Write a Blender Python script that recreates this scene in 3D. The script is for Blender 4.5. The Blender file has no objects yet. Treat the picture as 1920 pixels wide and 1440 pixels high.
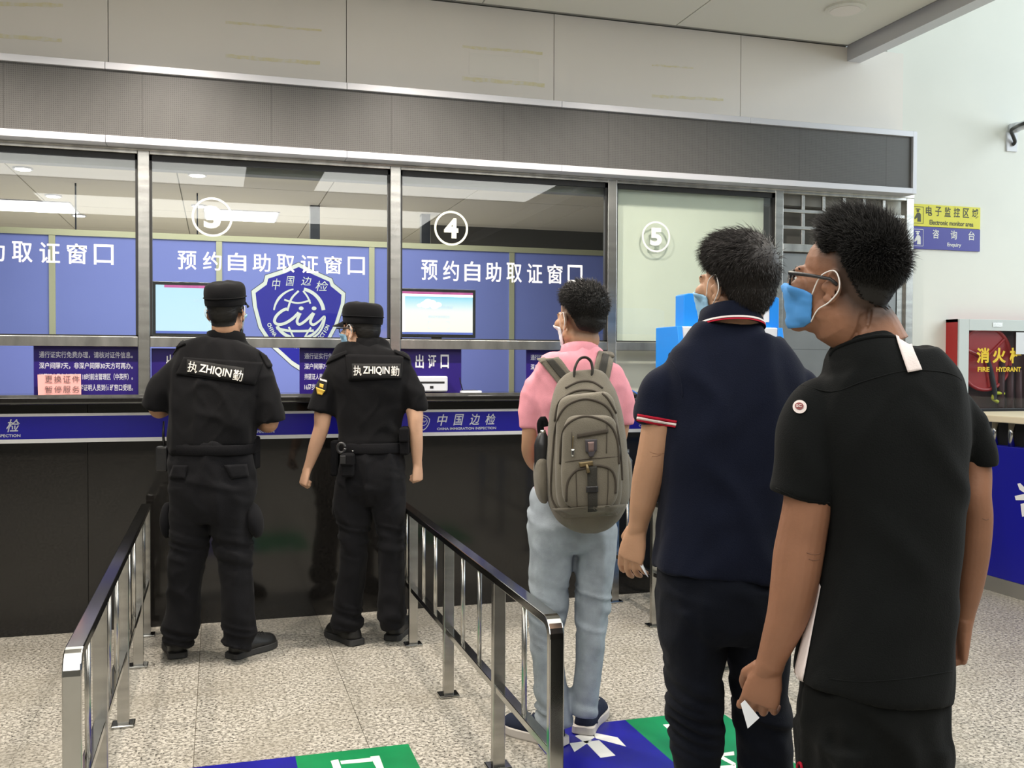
import bpy, bmesh, math, random
import numpy as np
from mathutils import Vector, Matrix, noise
from mathutils.bvhtree import BVHTree
random.seed(7); np.random.seed(7)
SC = bpy.context.scene; COL = SC.collection
PI = math.pi
# ---------------------------------------------------------------- camera
YAW, PITCH, ROLL, F, H = 0.29316836, -0.02125629, 0.00384775, 1834.17, 1.38
def _rot():
    f = np.array([math.sin(YAW)*math.cos(PITCH), math.cos(YAW)*math.cos(PITCH), math.sin(PITCH)])
    r = np.array([math.cos(YAW), -math.sin(YAW), 0.]); u = np.cross(r, f)
    c, s = math.cos(ROLL), math.sin(ROLL)
    return np.array([r*c+u*s, -r*s+u*c, f])
R = _rot(); CAM = np.array([0, 0, H])
cam = bpy.data.cameras.new('camera'); co = bpy.data.objects.new('camera', cam); COL.objects.link(co)
cam.sensor_width = 36; cam.lens = F*36/1920; cam.clip_start = .05; cam.clip_end = 100
M = Matrix([[R[0][i], R[1][i], -R[2][i], CAM[i]] for i in range(3)]+[[0, 0, 0, 1]])
co.matrix_world = M; SC.camera = co
# ---------------------------------------------------------------- world, lights, exposure
SC.view_settings.view_transform = 'Standard'; SC.view_settings.look = 'None'
SC.view_settings.gamma = 1; SC.view_settings.use_curve_mapping = False
SC.view_settings.exposure = 0.72
w = bpy.data.worlds.new('world'); SC.world = w; w.use_nodes = True
w.node_tree.nodes['Background'].inputs[0].default_value = (.80, .92, .95, 1)
w.node_tree.nodes['Background'].inputs[1].default_value = 0.30
def light(name, loc, power, size, col=(1, 1, 1), rot=(0, 0, 0), sy=None, spot=None):
    l = bpy.data.lights.new(name, 'SPOT' if spot else 'AREA'); l.energy = power; l.color = col
    if spot: l.spot_size = math.radians(spot); l.spot_blend = .6; l.shadow_soft_size = size
    else:
        l.size = size
        if sy: l.shape = 'RECTANGLE'; l.size_y = sy
    o = bpy.data.objects.new(name, l); COL.objects.link(o); o.location = loc; o.rotation_euler = rot; return o
D = 5.385            # the front wall of the counter stands 5.385 m ahead of the camera
WARM = (1, .90, .79); NEU = (1, .98, .94); COOL = (.86, .95, 1)
light('ceiling_glow', (-1.2, 0.4, 3.40), 58, 3.0, NEU, sy=2.4)
light('ceiling_glow', (2.4, 0.4, 3.40), 58, 2.6, NEU, sy=2.4)
light('ceiling_glow', (0.4, -2.8, 3.40), 80, 5.0, NEU, sy=1.6)
light('ceiling_glow', (0.9, 3.0, 3.40), 22, 4.5, NEU, sy=1.0)
light('daylight_opening', (8.2, 2.9, 3.5), 105, 3.4, COOL, rot=(math.radians(18), math.radians(58), 0), sy=3.4)
light('office_glow', (0.3, D+1.3, 2.86), 55, 3.6, (1, .95, .86), sy=1.6)
light('office_glow', (-0.5, D+4.6, 2.86), 60, 5.0, (1, .95, .86), sy=2.6)
light('office_ceiling_fill', (0.0, D+4.9, .6), 42, 5.0, (1, .94, .84), rot=(PI, 0, 0), sy=2.4)  # added fill hidden behind the partition, no real lamp, brightens the office ceiling
light('office_ceiling_fill', (-0.2, D+1.4, .75), 14, 3.4, (1, .94, .84), rot=(PI, 0, 0), sy=.8)  # second added fill near the windows, also no real lamp
for x, y, p in ((-1.6, 4.3, 108), (-.25, 4.3, 136), (1.1, 4.3, 106), (2.5, 4.3, 60), (-.55, 2.2, 20), (1.1, 2.2, 20), (2.75, 2.2, 14)):
    light('downlight_glow', (x, y, 3.40), p, .05, WARM, spot=140)
# ---------------------------------------------------------------- geometry helpers
def ray(x, y): return (x-960)/F*R[0]-(y-720)/F*R[1]+R[2]
def onY(x, y, Y=D): d = ray(x, y); return CAM+d*(Y/d[1])          # point of a wall plane
def onZ(x, y, Z=0.): d = ray(x, y); return CAM+d*((Z-H)/d[2])       # point of a floor / ceiling plane
def onX(x, y, X): d = ray(x, y); return CAM+d*(X/d[0])
def at(x, y, Z): return CAM+ray(x, y)*Z                            # point at depth Z
FH = np.array([math.sin(YAW), math.cos(YAW), 0.]); RH = np.array([math.cos(YAW), -math.sin(YAW), 0.]); UP = np.array([0, 0, 1.])
def nz(v): v = np.asarray(v, float); return v/(np.linalg.norm(v)+1e-12)
class MB:
    def __init__(s): s.v = []; s.f = []
    def add(s, vs, fs):
        n = len(s.v); s.v += [tuple(map(float, p)) for p in vs]; s.f += [tuple(i+n for i in f) for f in fs]; return s
    def box(s, x0, x1, y0, y1, z0, z1):
        x0, x1 = sorted((x0, x1)); y0, y1 = sorted((y0, y1)); z0, z1 = sorted((z0, z1))
        return s.add([(x0,y0,z0),(x1,y0,z0),(x1,y1,z0),(x0,y1,z0),(x0,y0,z1),(x1,y0,z1),(x1,y1,z1),(x0,y1,z1)],
              [(0,3,2,1),(4,5,6,7),(0,1,5,4),(1,2,6,5),(2,3,7,6),(3,0,4,7)])
    def obox(s, c, ax, ay, az, hx, hy, hz):
        c = np.asarray(c); ax, ay, az = nz(ax)*hx, nz(ay)*hy, nz(az)*hz
        vs = [c+i*ax+j*ay+k*az for k in (-1, 1) for i, j in ((-1,-1),(1,-1),(1,1),(-1,1))]
        return s.add(vs, [(0,3,2,1),(4,5,6,7),(0,1,5,4),(1,2,6,5),(2,3,7,6),(3,0,4,7)])
    def prism(s, poly, d):
        d = np.asarray(d, float); n = len(poly); poly = [np.asarray(p, float) for p in poly]
        return s.add(poly+[p+d for p in poly], [tuple(range(n))[::-1], tuple(range(n, 2*n))]+[(i, (i+1) % n, n+(i+1) % n, n+i) for i in range(n)])
    def rings(s, rs, cap=True):
        n = len(rs[0]); k = len(s.v)
        for r_ in rs: s.v += [tuple(map(float, p)) for p in r_]
        for i in range(len(rs)-1):
            for j in range(n):
                s.f.append((k+i*n+j, k+i*n+(j+1) % n, k+(i+1)*n+(j+1) % n, k+(i+1)*n+j))
        if cap:
            for e, o in ((0, 0), (len(rs)-1, 1)):
                c = np.mean(rs[e], axis=0); s.v.append(tuple(c)); ci = len(s.v)-1
                for j in range(n):
                    a, b = k+e*n+j, k+e*n+(j+1) % n
                    s.f.append((ci, b, a) if not o else (ci, a, b))
        return s
    def tube(s, pts, r, n=8, rd=None, up=None, cap=True):
        pts = [np.asarray(p, float) for p in pts]; m = len(pts)
        rr = r if hasattr(r, '__len__') else [r]*m; rs = []; prev = None
        for i in range(m):
            t = nz(pts[min(i+1, m-1)]-pts[max(i-1, 0)])
            if prev is None:
                a = np.array(up if up is not None else (UP if abs(t[2]) < .9 else FH)); 
            else: a = prev
            a = nz(a-t*np.dot(a, t)); prev = a; b = np.cross(t, a)
            q = (rd if hasattr(rd, '__len__') else [rd]*m)[i] if rd is not None else rr[i]
            rs.append([pts[i]+a*rr[i]*math.cos(k*2*PI/n)+b*q*math.sin(k*2*PI/n) for k in range(n)])
        return s.rings(rs, cap)
    def ball(s, c, r, ax=None, n=14, m=9):
        c = np.asarray(c, float); r = r if hasattr(r, '__len__') else (r, r, r); A = np.eye(3) if ax is None else np.asarray(ax)
        rs = []
        for i in range(1, m):
            th = PI*i/m
            rs.append([c+A[0]*r[0]*math.sin(th)*math.cos(k*2*PI/n)+A[1]*r[1]*math.sin(th)*math.sin(k*2*PI/n)-A[2]*r[2]*math.cos(th) for k in range(n)])
        return s.rings(rs)
    def cyl(s, a, b, r, n=16): return s.tube([a, b], r, n)
    def build(s, name, mat, parent=None, smooth=False, bevel=0, base=None):
        v = np.array(s.v, float).reshape(-1, 3)
        if parent is not None: org = wloc(parent)
        else: org = np.array([(v[:, 0].min()+v[:, 0].max())/2, (v[:, 1].min()+v[:, 1].max())/2, v[:, 2].min()]) if base is None else np.array(base)
        me = bpy.data.meshes.new(name); me.from_pydata((v-org).tolist(), [], s.f); me.materials.append(mat)
        return link(name, me, parent, org, smooth, bevel)
def link(name, me, parent, org, smooth=False, bevel=0):
    o = bpy.data.objects.new(name, me); COL.objects.link(o)
    if parent is not None: o.parent = parent
    else: o.location = org
    o['org'] = [float(x) for x in org]
    bm = bmesh.new(); bm.from_mesh(me); bmesh.ops.recalc_face_normals(bm, faces=bm.faces); bm.to_mesh(me); bm.free()
    if smooth: me.polygons.foreach_set('use_smooth', [True]*len(me.polygons))
    if bevel:
        b = o.modifiers.new('bevel', 'BEVEL'); b.width = bevel; b.segments = 2; b.limit_method = 'ANGLE'
    return o
def wloc(o): return np.array(o['org'])
def tag(o, label, cat, group=None, kind=None):
    if label: o['label'] = label
    if cat: o['category'] = cat
    if group: o['group'] = group
    if kind: o['kind'] = kind
    return o
def struct(o): o['kind'] = 'structure'; return o
def thing(name, loc, label=None, cat=None, group=None):
    o = bpy.data.objects.new(name, None); COL.objects.link(o); o.location = tuple(map(float, loc)); o['org'] = [float(x) for x in loc]
    o.empty_display_size = .1
    return tag(o, label, cat, group)
def bx(*a): return MB().box(*a)
# ---------------------------------------------------------------- materials
def srgb(r, g, b):
    f = lambda c: (c/255/12.92) if c/255 <= .04045 else ((c/255+.055)/1.055)**2.4
    return (f(r), f(g), f(b), 1)
def mat(name, col, rough=.5, metal=0, spec=.5, bump=0, bscale=50, var=0, vscale=8, emit=0, sheen=0, coat=0, stretch=None, col2=None):
    m = bpy.data.materials.new(name); m.use_nodes = True; nt = m.node_tree; b = nt.nodes['Principled BSDF']
    b.inputs['Base Color'].default_value = col; b.inputs['Roughness'].default_value = rough; b.inputs['Metallic'].default_value = metal
    b.inputs['Specular IOR Level'].default_value = spec; b.inputs['Coat Weight'].default_value = coat; b.inputs['Coat Roughness'].default_value = .03
    if sheen: b.inputs['Sheen Weight'].default_value = sheen; b.inputs['Sheen Roughness'].default_value = .5
    if emit: b.inputs['Emission Color'].default_value = col; b.inputs['Emission Strength'].default_value = emit
    tc = nt.nodes.new('ShaderNodeTexCoord'); mp = nt.nodes.new('ShaderNodeMapping'); nt.links.new(tc.outputs['Object'], mp.inputs[0])
    if stretch: mp.inputs['Scale'].default_value = stretch
    if var:
        n = nt.nodes.new('ShaderNodeTexNoise'); n.inputs['Scale'].default_value = vscale; n.inputs['Detail'].default_value = 5; nt.links.new(mp.outputs[0], n.inputs[0])
        mx = nt.nodes.new('ShaderNodeMix'); mx.data_type = 'RGBA'
        c2 = col2 or tuple(c*(1-var) for c in col[:3])+(1,)
        mx.inputs['A'].default_value = col; mx.inputs['B'].default_value = c2
        rp = nt.nodes.new('ShaderNodeMapRange'); rp.inputs[1].default_value = .35; rp.inputs[2].default_value = .65
        nt.links.new(n.outputs[0], rp.inputs[0]); nt.links.new(rp.outputs[0], mx.inputs['Factor']); nt.links.new(mx.outputs['Result'], b.inputs['Base Color'])
    if bump:
        n2 = nt.nodes.new('ShaderNodeTexNoise'); n2.inputs['Scale'].default_value = bscale; n2.inputs['Detail'].default_value = 3; nt.links.new(mp.outputs[0], n2.inputs[0])
        bp = nt.nodes.new('ShaderNodeBump'); bp.inputs['Strength'].default_value = bump; bp.inputs['Distance'].default_value = .004
        nt.links.new(n2.outputs[0], bp.inputs['Height']); nt.links.new(bp.outputs[0], b.inputs['Normal'])
    return m
WHT = mat('white_paint_panel', srgb(238, 233, 227), .5, var=.05, vscale=1.2, bump=.03)
WHT2 = mat('white_wall_paint', srgb(232, 234, 228), .7, var=.04, vscale=1.5)
SEAM = mat('seam_grey', srgb(150, 150, 145), .7)
ALU = mat('white_aluminium', srgb(205, 206, 212), .35, metal=.2)
STEEL = mat('brushed_steel', (.52, .51, .48, 1), .27, metal=1, var=.25, vscale=3, bump=.04, bscale=200, stretch=(1, 1, 8))
STEELH = mat('brushed_steel_frame', (.52, .51, .48, 1), .30, metal=1, var=.35, vscale=4, stretch=(3, 1, 1), bump=.05, bscale=60)
CHROME = mat('polished_steel', (.48, .48, .46, 1), .13, metal=1, var=.15, vscale=4)
SHEETM = mat('sheet_steel', (.26, .27, .27, 1), .42, metal=.85, var=.2, vscale=2.5, bump=.2, bscale=3)
BLK = mat('black_gasket', (.012, .012, .012, 1), .5)
BLKP = mat('black_plastic', (.015, .015, .016, 1), .35)
GRAN = mat('black_granite', (.013, .012, .011, 1), .09, spec=.5, var=.5, vscale=90)
LEDM = mat('led_mesh', (.055, .053, .052, 1), .42)
NAVYS = mat('sign_purple', srgb(38, 22, 105), .3)
BAN = mat('banner_blue', srgb(28, 24, 150), .3)
WLET = mat('white_vinyl', srgb(225, 225, 225), .5)
GLET = mat('grey_vinyl', srgb(186, 190, 188), .5)
PART = mat('partition_blue', srgb(122, 136, 212), .35)
PPOST = mat('partition_post', srgb(196, 198, 170), .35, metal=.4)
SHIELD = mat('shield_blue', srgb(36, 36, 158), .35)
SHW = mat('shield_white', srgb(215, 225, 222), .4)
BEIGE = mat('beige_ceiling', srgb(214, 206, 190), .7)
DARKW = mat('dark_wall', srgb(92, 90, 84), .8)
def glassmat(name, tint, refl=1.0):
    m = bpy.data.materials.new(name); m.use_nodes = True; nt = m.node_tree; nt.nodes.clear()
    o = nt.nodes.new('ShaderNodeOutputMaterial'); t = nt.nodes.new('ShaderNodeBsdfTransparent'); t.inputs[0].default_value = tint
    g = nt.nodes.new('ShaderNodeBsdfGlossy'); g.inputs['Roughness'].default_value = .01
    ge = nt.nodes.new('ShaderNodeNewGeometry'); dp = nt.nodes.new('ShaderNodeVectorMath'); dp.operation = 'DOT_PRODUCT'; nt.links.new(ge.outputs['Normal'], dp.inputs[0]); nt.links.new(ge.outputs['Incoming'], dp.inputs[1])
    def mt(op, a, b=None):
        n = nt.nodes.new('ShaderNodeMath'); n.operation = op
        for i, v in enumerate((a, b)):
            if v is None: continue
            if isinstance(v, (int, float)): n.inputs[i].default_value = v
            else: nt.links.new(v, n.inputs[i])
        return n.outputs[0]
    c = mt('ABSOLUTE', dp.outputs['Value']); f5 = mt('POWER', mt('SUBTRACT', 1.0, c), 5.0); fr = mt('MULTIPLY', mt('ADD', mt('MULTIPLY', f5, .96), .04), refl)
    mx = nt.nodes.new('ShaderNodeMixShader'); nt.links.new(fr, mx.inputs[0])
    nt.links.new(t.outputs[0], mx.inputs[1]); nt.links.new(g.outputs[0], mx.inputs[2]); nt.links.new(mx.outputs[0], o.inputs[0]); return m
GLASS = glassmat('window_glass', (.93, .955, .945, 1), 1.3)
def granite_floor():
    m = mat('granite_tile', srgb(160, 154, 140), .33, spec=.4); nt = m.node_tree; b = nt.nodes['Principled BSDF']
    tc = nt.nodes.new('ShaderNodeNewGeometry')
    def nzn(sc, a, bb):
        n = nt.nodes.new('ShaderNodeTexNoise'); n.inputs['Scale'].default_value = sc; n.inputs['Detail'].default_value = 2.5; n.inputs['Roughness'].default_value = .6; nt.links.new(tc.outputs['Position'], n.inputs[0])
        r = nt.nodes.new('ShaderNodeMapRange'); r.inputs[1].default_value = a; r.inputs[2].default_value = bb; nt.links.new(n.outputs[0], r.inputs[0]); return r.outputs[0]
    def mix(f, A, B):
        x = nt.nodes.new('ShaderNodeMix'); x.data_type = 'RGBA'; nt.links.new(f, x.inputs['Factor'])
        for k, v in (('A', A), ('B', B)):
            if isinstance(v, tuple): x.inputs[k].default_value = v
            else: nt.links.new(v, x.inputs[k])
        return x.outputs['Result']
    c = mix(nzn(62, .42, .58), srgb(196, 191, 180), srgb(142, 138, 127))
    c = mix(nzn(85, .555, .62), c, srgb(72, 69, 63))
    c = mix(nzn(2.2, .45, .95), c, srgb(140, 134, 120))
    nt.links.new(c, b.inputs['Base Color']); return m
FLOORM = granite_floor()
GROUT = mat('grout', srgb(120, 112, 98), .9)
# ---------------------------------------------------------------- text
def textmesh(body, bold=0.0, shear=0):
    cu = bpy.data.curves.new('t', 'FONT'); cu.body = body; cu.size = 1; cu.offset = bold; cu.shear = shear; cu.resolution_u = 3
    o = bpy.data.objects.new('t', cu); COL.objects.link(o)
    dg = bpy.context.evaluated_depsgraph_get(); me = bpy.data.meshes.new_from_object(o.evaluated_get(dg))
    v = [tuple(x.co) for x in me.vertices]; f = [tuple(p.vertices) for p in me.polygons]
    bpy.data.objects.remove(o); bpy.data.curves.remove(cu); bpy.data.meshes.remove(me)
    v = np.array(v)[:, :2]; v = (v-v.min(0))/(v.max(0)-v.min(0)); return v, f
def textat(body, O, ex, ey, n, th, m, parent, name='lettering', bold=.0, shear=0):
    v, f = textmesh(body, bold, shear); O, ex, ey, n = map(np.array, (O, ex, ey, n))
    P = O+v[:, :1]*ex+v[:, 1:]*ey; k = len(P); mb = MB()
    fs = [tuple(i+k for i in x) for x in f]
    mb.add(list(P)+list(P+n*th), [x[::-1] for x in f]+fs)
    return mb.build(name, m, parent)
def textpx(body, x0, y0, x1, y1, Y, m, parent, bold=.0, th=.0015, yr=None, name='lettering', shear=0):
    """lettering on the plane at Y whose box runs from picture corner (x0,y0) to (x1, y1) following the wall's own level"""
    tl = onY(x0, y0, Y); bl = tl.copy(); bl[2] = onY(x0, y1, Y)[2]; w_ = onY(x1, (y0+y1)/2, Y)[0]-tl[0]
    return textat(body, (tl[0], Y, bl[2]), (w_, 0, 0), (0, 0, tl[2]-bl[2]), (0, -1, 0), th, m, parent, name, bold, shear)
def chars(body, x0, x1, ztop, zbot, Y, m, parent, bold=.0, th=.0015, fill=.78, shear=0):
    """characters spread evenly between X=x0 and X=x1 (metres)"""
    n = len(body); st = (x1-x0)/(n-1+fill) if n > 1 else x1-x0
    for i, c in enumerate(body):
        textat(c, (x0+i*st, Y, zbot), (st*fill, 0, 0), (0, 0, ztop-zbot), (0, -1, 0), th, m, parent, 'character', bold, shear)
# ================================================================ SETTING
YG = D+.08      # window plane
# floor: tiles in view are pieces, 0.6 m square
fl = struct(bx(-7, 9, -4.5, D+.3, -.05, -.006).build('floor', GROUT))
tm = {}; fo = Vector(wloc(fl))
for i in range(-1, 10):
    for j in range(2, 9):
        x = -.08+i*.6; y = .08+j*.6; y1 = min(y+.6, D+.02)
        if y1-y < .03: continue
        kk = round(y1-y, 3)
        if kk not in tm:
            me = bpy.data.meshes.new('floor_tile'); g = bx(.0012, .5988, .0012, y1-y-.0012, -.012, 0); me.from_pydata(g.v, [], g.f); me.materials.append(FLOORM); tm[kk] = me
        o = bpy.data.objects.new('floor_tile', tm[kk]); COL.objects.link(o); o.parent = fl; o.location = Vector((x, y, 0))-fo
struct(bx(-7, -.68, -4.5, D+.02, -.02, -.0005).build('trim_1', FLOORM)); struct(bx(-.68, 5.92, -4.5, 1.279, -.02, -.0005).build('trim_2', FLOORM)); struct(bx(5.92, 9, -4.5, D+.3, -.02, -.0005).build('trim_3', FLOORM))
# upper front wall with its panels
ZC = 3.45
zw = 2.47
wf = struct(bx(-7, 4.26, D+.14, D+.22, 2.40, ZC).build('wall_front', SEAM))
ed = [onY(x, 60, D+.13)[0] for x in (203, 649, 1038, 1388)]
ed = [-4.1, ed[0]-1.22]+ed+[onY(1692, 150, D+.13)[0]]
for a, b in zip(ed[:-1], ed[1:]): bx(a+.002, b-.002, D+.12, D+.14, zw, ZC-.008).build('wall_panel', WHT, wf)
TAPE = mat('old_tape', srgb(226, 218, 178), .6, var=.5, vscale=30, col2=srgb(230, 226, 214)); SHINE = mat('tape_gloss', srgb(236, 232, 226), .12)
def tapes(lst, label, cat='tape', nm='tape_strip', Y=D+.12):
    for (x0, y0, x1, y1, h) in lst:
        a = onY(x0, y0, Y); b = onY(x1, y1, Y); hh = h/1834*5.9; n = 14; up_, dn = [], []
        for k in range(n+1):
            p = a+(b-a)*k/n; up_.append((p[0], Y-.0, p[2]+hh/2+random.uniform(-.003, .003))); dn.append((p[0], Y, p[2]-hh/2+random.uniform(-.003, .003)))
        o = MB().prism(up_+dn[::-1], (0, -.0012, 0)).build(nm, TAPE, None); tag(o, label, cat)
        label = 'lower '+label if not label.startswith('lower') else label
tapes([(0, 67, 116, 76, 6), (0, 7, 118, 10, 6)][::-1], 'yellowed tape strip at the left end of the white upper wall')
tapes([(423, 42, 603, 57, 4), (423, 105, 600, 119, 6)], 'yellowed tape strip on the white wall above window three')
tapes([(867, 87, 1017, 100, 5), (867, 147, 1021, 160, 7)], 'yellowed tape strip edging the glossy film remnant on the upper wall')
tapes([(1222, 122, 1300, 128, 3), (1222, 180, 1356, 187, 5)], 'faint tape strip on the upper wall right of the glossy remnant')
a, b = onY(880, 98, D+.12), onY(1010, 152, D+.12)
o = MB().prism([(a[0], D+.12, a[2]), (b[0], D+.12, a[2]), (b[0], D+.12, b[2]), (a[0], D+.12, b[2])], (0, -.0008, 0)).build('film_remnant', SHINE); tag(o, 'glossy clear film remnant stuck between two tape strips on the upper wall', 'film')
# ceiling
ce = struct(bx(-7, 3.93, -4.5, D+.2, ZC, ZC+.06).build('ceiling', SEAM))
cp = mat('ceiling_panel_paint', srgb(226, 226, 218), .6)
xe = [3.9-k*1.22 for k in range(6)]; ye = [D+.1-.03, D-1.02, D-2.24, D-3.46, D-4.68]
for i in range(5):
    for j in range(4): bx(xe[i+1]+.004, xe[i]-.004, ye[j+1]+.004, ye[j]-.004, ZC-.012, ZC).build('ceiling_panel', cp, ce)
struct(bx(3.93, 4.03, -4.5, D+.12, ZC-.10, ZC+.06).build('trim_4', ALU))
struct(bx(3.95, 4.03, -4.5, D+.2, ZC+.06, 4.9).build('wall_upper', WHT2))
struct(bx(-7, 9.2, -4.5, D+.3, 4.9, 5.0).build('ceiling_high', WHT2))
p = onZ(1585, 15, ZC-.012)
q = MB().tube([p+UP*.0, p-UP*.012, p-UP*.016], [.115, .115, .10], 40)
sp = thing('ceiling_plate', p, 'round flat white cover plate on the ceiling near the beam', 'cover plate'); q.build('rim', cp, sp, smooth=False); MB().tube([p-UP*.013, p-UP*.019], .085, 40).build('disc', WHT, sp)
# right wall, side walls, back wall
YR = D+.15
struct(bx(4.26, 9.2, YR, YR+.1, 0, 4.9).build('wall_right', WHT2))
struct(bx(-7.1, -7, -4.5, D+.2, 0, ZC).build('wall_left', WHT2))
bw = mat('back_wall_paint', srgb(120, 118, 112), .8)
struct(bx(-7, 9.2, -4.6, -4.5, 0, 4.9).build('wall_back', bw))
# ---- LED board
YL = D-.04
x0 = -4.2; xr = onY(1717, 300, YL)[0]; zt = onY(850, 170, YL)[2]; zt = np.mean([onY(0, 100, YL)[2], onY(1715, 247, YL)[2]]); zb = np.mean([onY(0, 253, YL)[2], onY(1708, 365, YL)[2]])
led = thing('led_display_board', (0, YL, zb), 'long unlit dark grey mesh display board in white aluminium frame above the windows', 'display board')
hf = .036
fm = MB(); jx = [x0, onY(198, 300, YL)[0]-1.5*2, onY(198, 300, YL)[0], onY(650, 300, YL)[0], onY(1052, 300, YL)[0], onY(1405, 300, YL)[0], xr]
for i, (a, b) in enumerate(zip(jx[:-1], jx[1:])):
    if b <= a: continue
    bx(a+.0008, b-.0008, YL-.012, YL+.15, zt-hf, zt).build('frame_bar', ALU, led, bevel=.002)
    bx(a+.0008, b-.0008, YL-.012, YL+.15, zb, zb+hf).build('frame_bar', ALU, led, bevel=.002)
bx(xr-.03, xr, YL-.0125, YL+.15, zb-.0005, zt+.0005).build('frame_end', ALU, led, bevel=.002)
# mesh modules of the board: columns of fine louvres
nt = LEDM.node_tree; b_ = nt.nodes['Principled BSDF']; tc = nt.nodes.new('ShaderNodeNewGeometry')
br = nt.nodes.new('ShaderNodeTexBrick'); br.offset = 0; br.inputs['Scale'].default_value = 1; br.inputs['Brick Width'].default_value = .010; br.inputs['Row Height'].default_value = .010; br.inputs['Mortar Size'].default_value = .0022
mp = nt.nodes.new('ShaderNodeMapping'); mp.inputs['Rotation'].default_value = (PI/2, 0, 0); nt.links.new(tc.outputs['Position'], mp.inputs[0]); nt.links.new(mp.outputs[0], br.inputs[0])
br.inputs['Color1'].default_value = (.050, .048, .046, 1); br.inputs['Color2'].default_value = (.062, .060, .058, 1); br.inputs['Mortar'].default_value = (.095, .092, .088, 1); nt.links.new(br.outputs[0], b_.inputs['Base Color'])
bp = nt.nodes.new('ShaderNodeBump'); bp.inputs['Strength'].default_value = .35; bp.inputs['Distance'].default_value = .003; nt.links.new(br.outputs['Fac'], bp.inputs['Height']); nt.links.new(bp.outputs[0], b_.inputs['Normal'])
mw = .64; k = 0
while x0+k*mw < xr-.03:
    bx(max(x0, x0+k*mw)+.0005, min(x0+(k+1)*mw, xr-.03)-.0005, YL+.006, YL+.02, zb+hf, zt-hf).build('led_module', LEDM, led); k += 1
bx(x0, xr-.02, YL+.02, YL+.15, zb+.01, zt-.01).build('housing', BLKP, led)
# ---- window steel frame (bays) and glass
mull = [-1.64, onY(270, 450, YG)[0], onY(740, 480, YG)[0], onY(1144.5, 500, YG)[0], onY(1455.5, 520, YG)[0], onY(1700, 500, YG)[0]]
mull[0] = mull[1]-(mull[2]-mull[1]); ml0 = mull[0]-1.3
hw = .029
zT = np.mean([onY(270, 305-12, YG)[2], onY(740, 325, YG)[2]]); zLed = zb+.03
zT = onY(500, 305, YG)[2]; zM1 = onY(500, 634, YG)[2]; zM0 = onY(500, 652, YG)[2]; zS = onY(100, 744, YG)[2]
fr = thing('steel_window_frame', (0, YG, zS), 'brushed steel post and rail frame around the service windows', 'window frame')
allm = [ml0]+mull
for i, x in enumerate(allm):
    bx(x-hw, x+hw, YG-.03, YG+.03, zS if i < 5 else 0, zT+.02).build('post', STEEL, fr, bevel=.003)
for a, b in zip(allm[:-1], allm[1:]):
    bx(a+hw, b-hw, YG-.03, YG+.03, zT, zb+.03).build('top_rail', STEELH, fr, bevel=.003)
    if b < mull[5]-.01: bx(a+hw, b-hw, YG-.028, YG+.03, zM0, zM1).build('middle_rail', STEELH, fr, bevel=.003)
bx(allm[0], mull[5]+hw, YG-.034, YG+.05, zT+.018, zb+.04).build('head_rail', STEELH, fr, bevel=.003)
wn = 0
for i in range(5):
    a, b = allm[i]+hw, allm[i+1]-hw; wn += 1
    wo = thing('window_%d' % wn, ((a+b)/2, YG, zM1)); wo['kind'] = 'structure'
    for s_ in ((a, a+.012, zM1, zT), (b-.012, b, zM1, zT), (a, b, zM1, zM1+.008), (a, b, zT-.028, zT)):
        bx(s_[0], s_[1], YG-.012, YG+.014, s_[2], s_[3]).build('gasket', BLK, wo)
    pane = bx(a+.010, b-.010, YG-.003, YG+.003, zM1+.006, zT-.026).build('pane', GLASS, wo)
    if i == 4: FROST = mat('blind_fabric', srgb(232, 234, 220), .8, var=.06, vscale=2)
    # writing on the glass
    Yt = YG-.0035
    L = {0: None, 1: (-100, 213, 457, 497), 2: (333, 684, 470, 512), 3: (790, 1092, 487, 525)}.get(i) if i < 4 else None
    if i in (1, 2, 3):
        xl, xr2, yt, yb = L
        if i == 1:
            xr2 = onY(213, 480, Yt)[0]; xl = xr2-(onY(684, 490, Yt)[0]-onY(333, 490, Yt)[0]); zt2 = onY(213, 459, Yt)[2]; zb2 = onY(213, 497, Yt)[2]
        else:
            zt2 = onY(xl, yt, Yt)[2]; zb2 = onY(xl, yb if i == 3 else 505, Yt)[2]
            xl, xr2 = onY(xl, 490, Yt)[0], onY(xr2, 490, Yt)[0]
        chars('预约自助取证窗口', xl, xr2, zt2, zb2, Yt, WLET, pane, bold=.010, fill=.74)
    if i in (2, 3, 4):
        cx, cy, rr = {2: (398, 407, 37), 3: (846, 428, 32.5), 4: (1230, 444, 29)}[i]
        c = onY(cx, cy, Yt); r_ = rr/1834*np.dot(c-CAM, R[2]); n = 40; mb = MB()
        ro, ri = r_, r_*.88
        vs = [(c[0]+q_*math.cos(t), Yt-h_, c[2]+q_*math.sin(t)) for h_ in (0, .0015) for q_ in (ro, ri) for t in [2*PI*k/n for k in range(n)]]
        fs = []
        for k in range(n):
            k2 = (k+1) % n; fs += [(k, k2, n+k2, n+k), (2*n+k, 3*n+k, 3*n+k2, 2*n+k2), (k, 2*n+k, 2*n+k2, k2), (n+k, n+k2, 3*n+k2, 3*n+k)]
        m_ = {2: GLET, 3: mat('cream_vinyl', srgb(236, 238, 214), .5), 4: WLET}[i]
        mb.add(vs, fs).build('number_ring', m_, pane)
        textat('345'[i-2], (c[0]-r_*.42, Yt, c[2]-r_*.58), (r_*.84, 0, 0), (0, 0, r_*1.16), (0, -1, 0), .0015, m_, pane, 'number', bold=.045)
# blind behind window five
a, b = mull[3]+hw, mull[4]-hw
bl = bx(a-.03, b-.045, YG+.036, YG+.040, zM1, zT+.01).build('roller_blind', FROST); tag(bl, 'pale green drawn blind filling the window marked five', 'blind')
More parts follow.
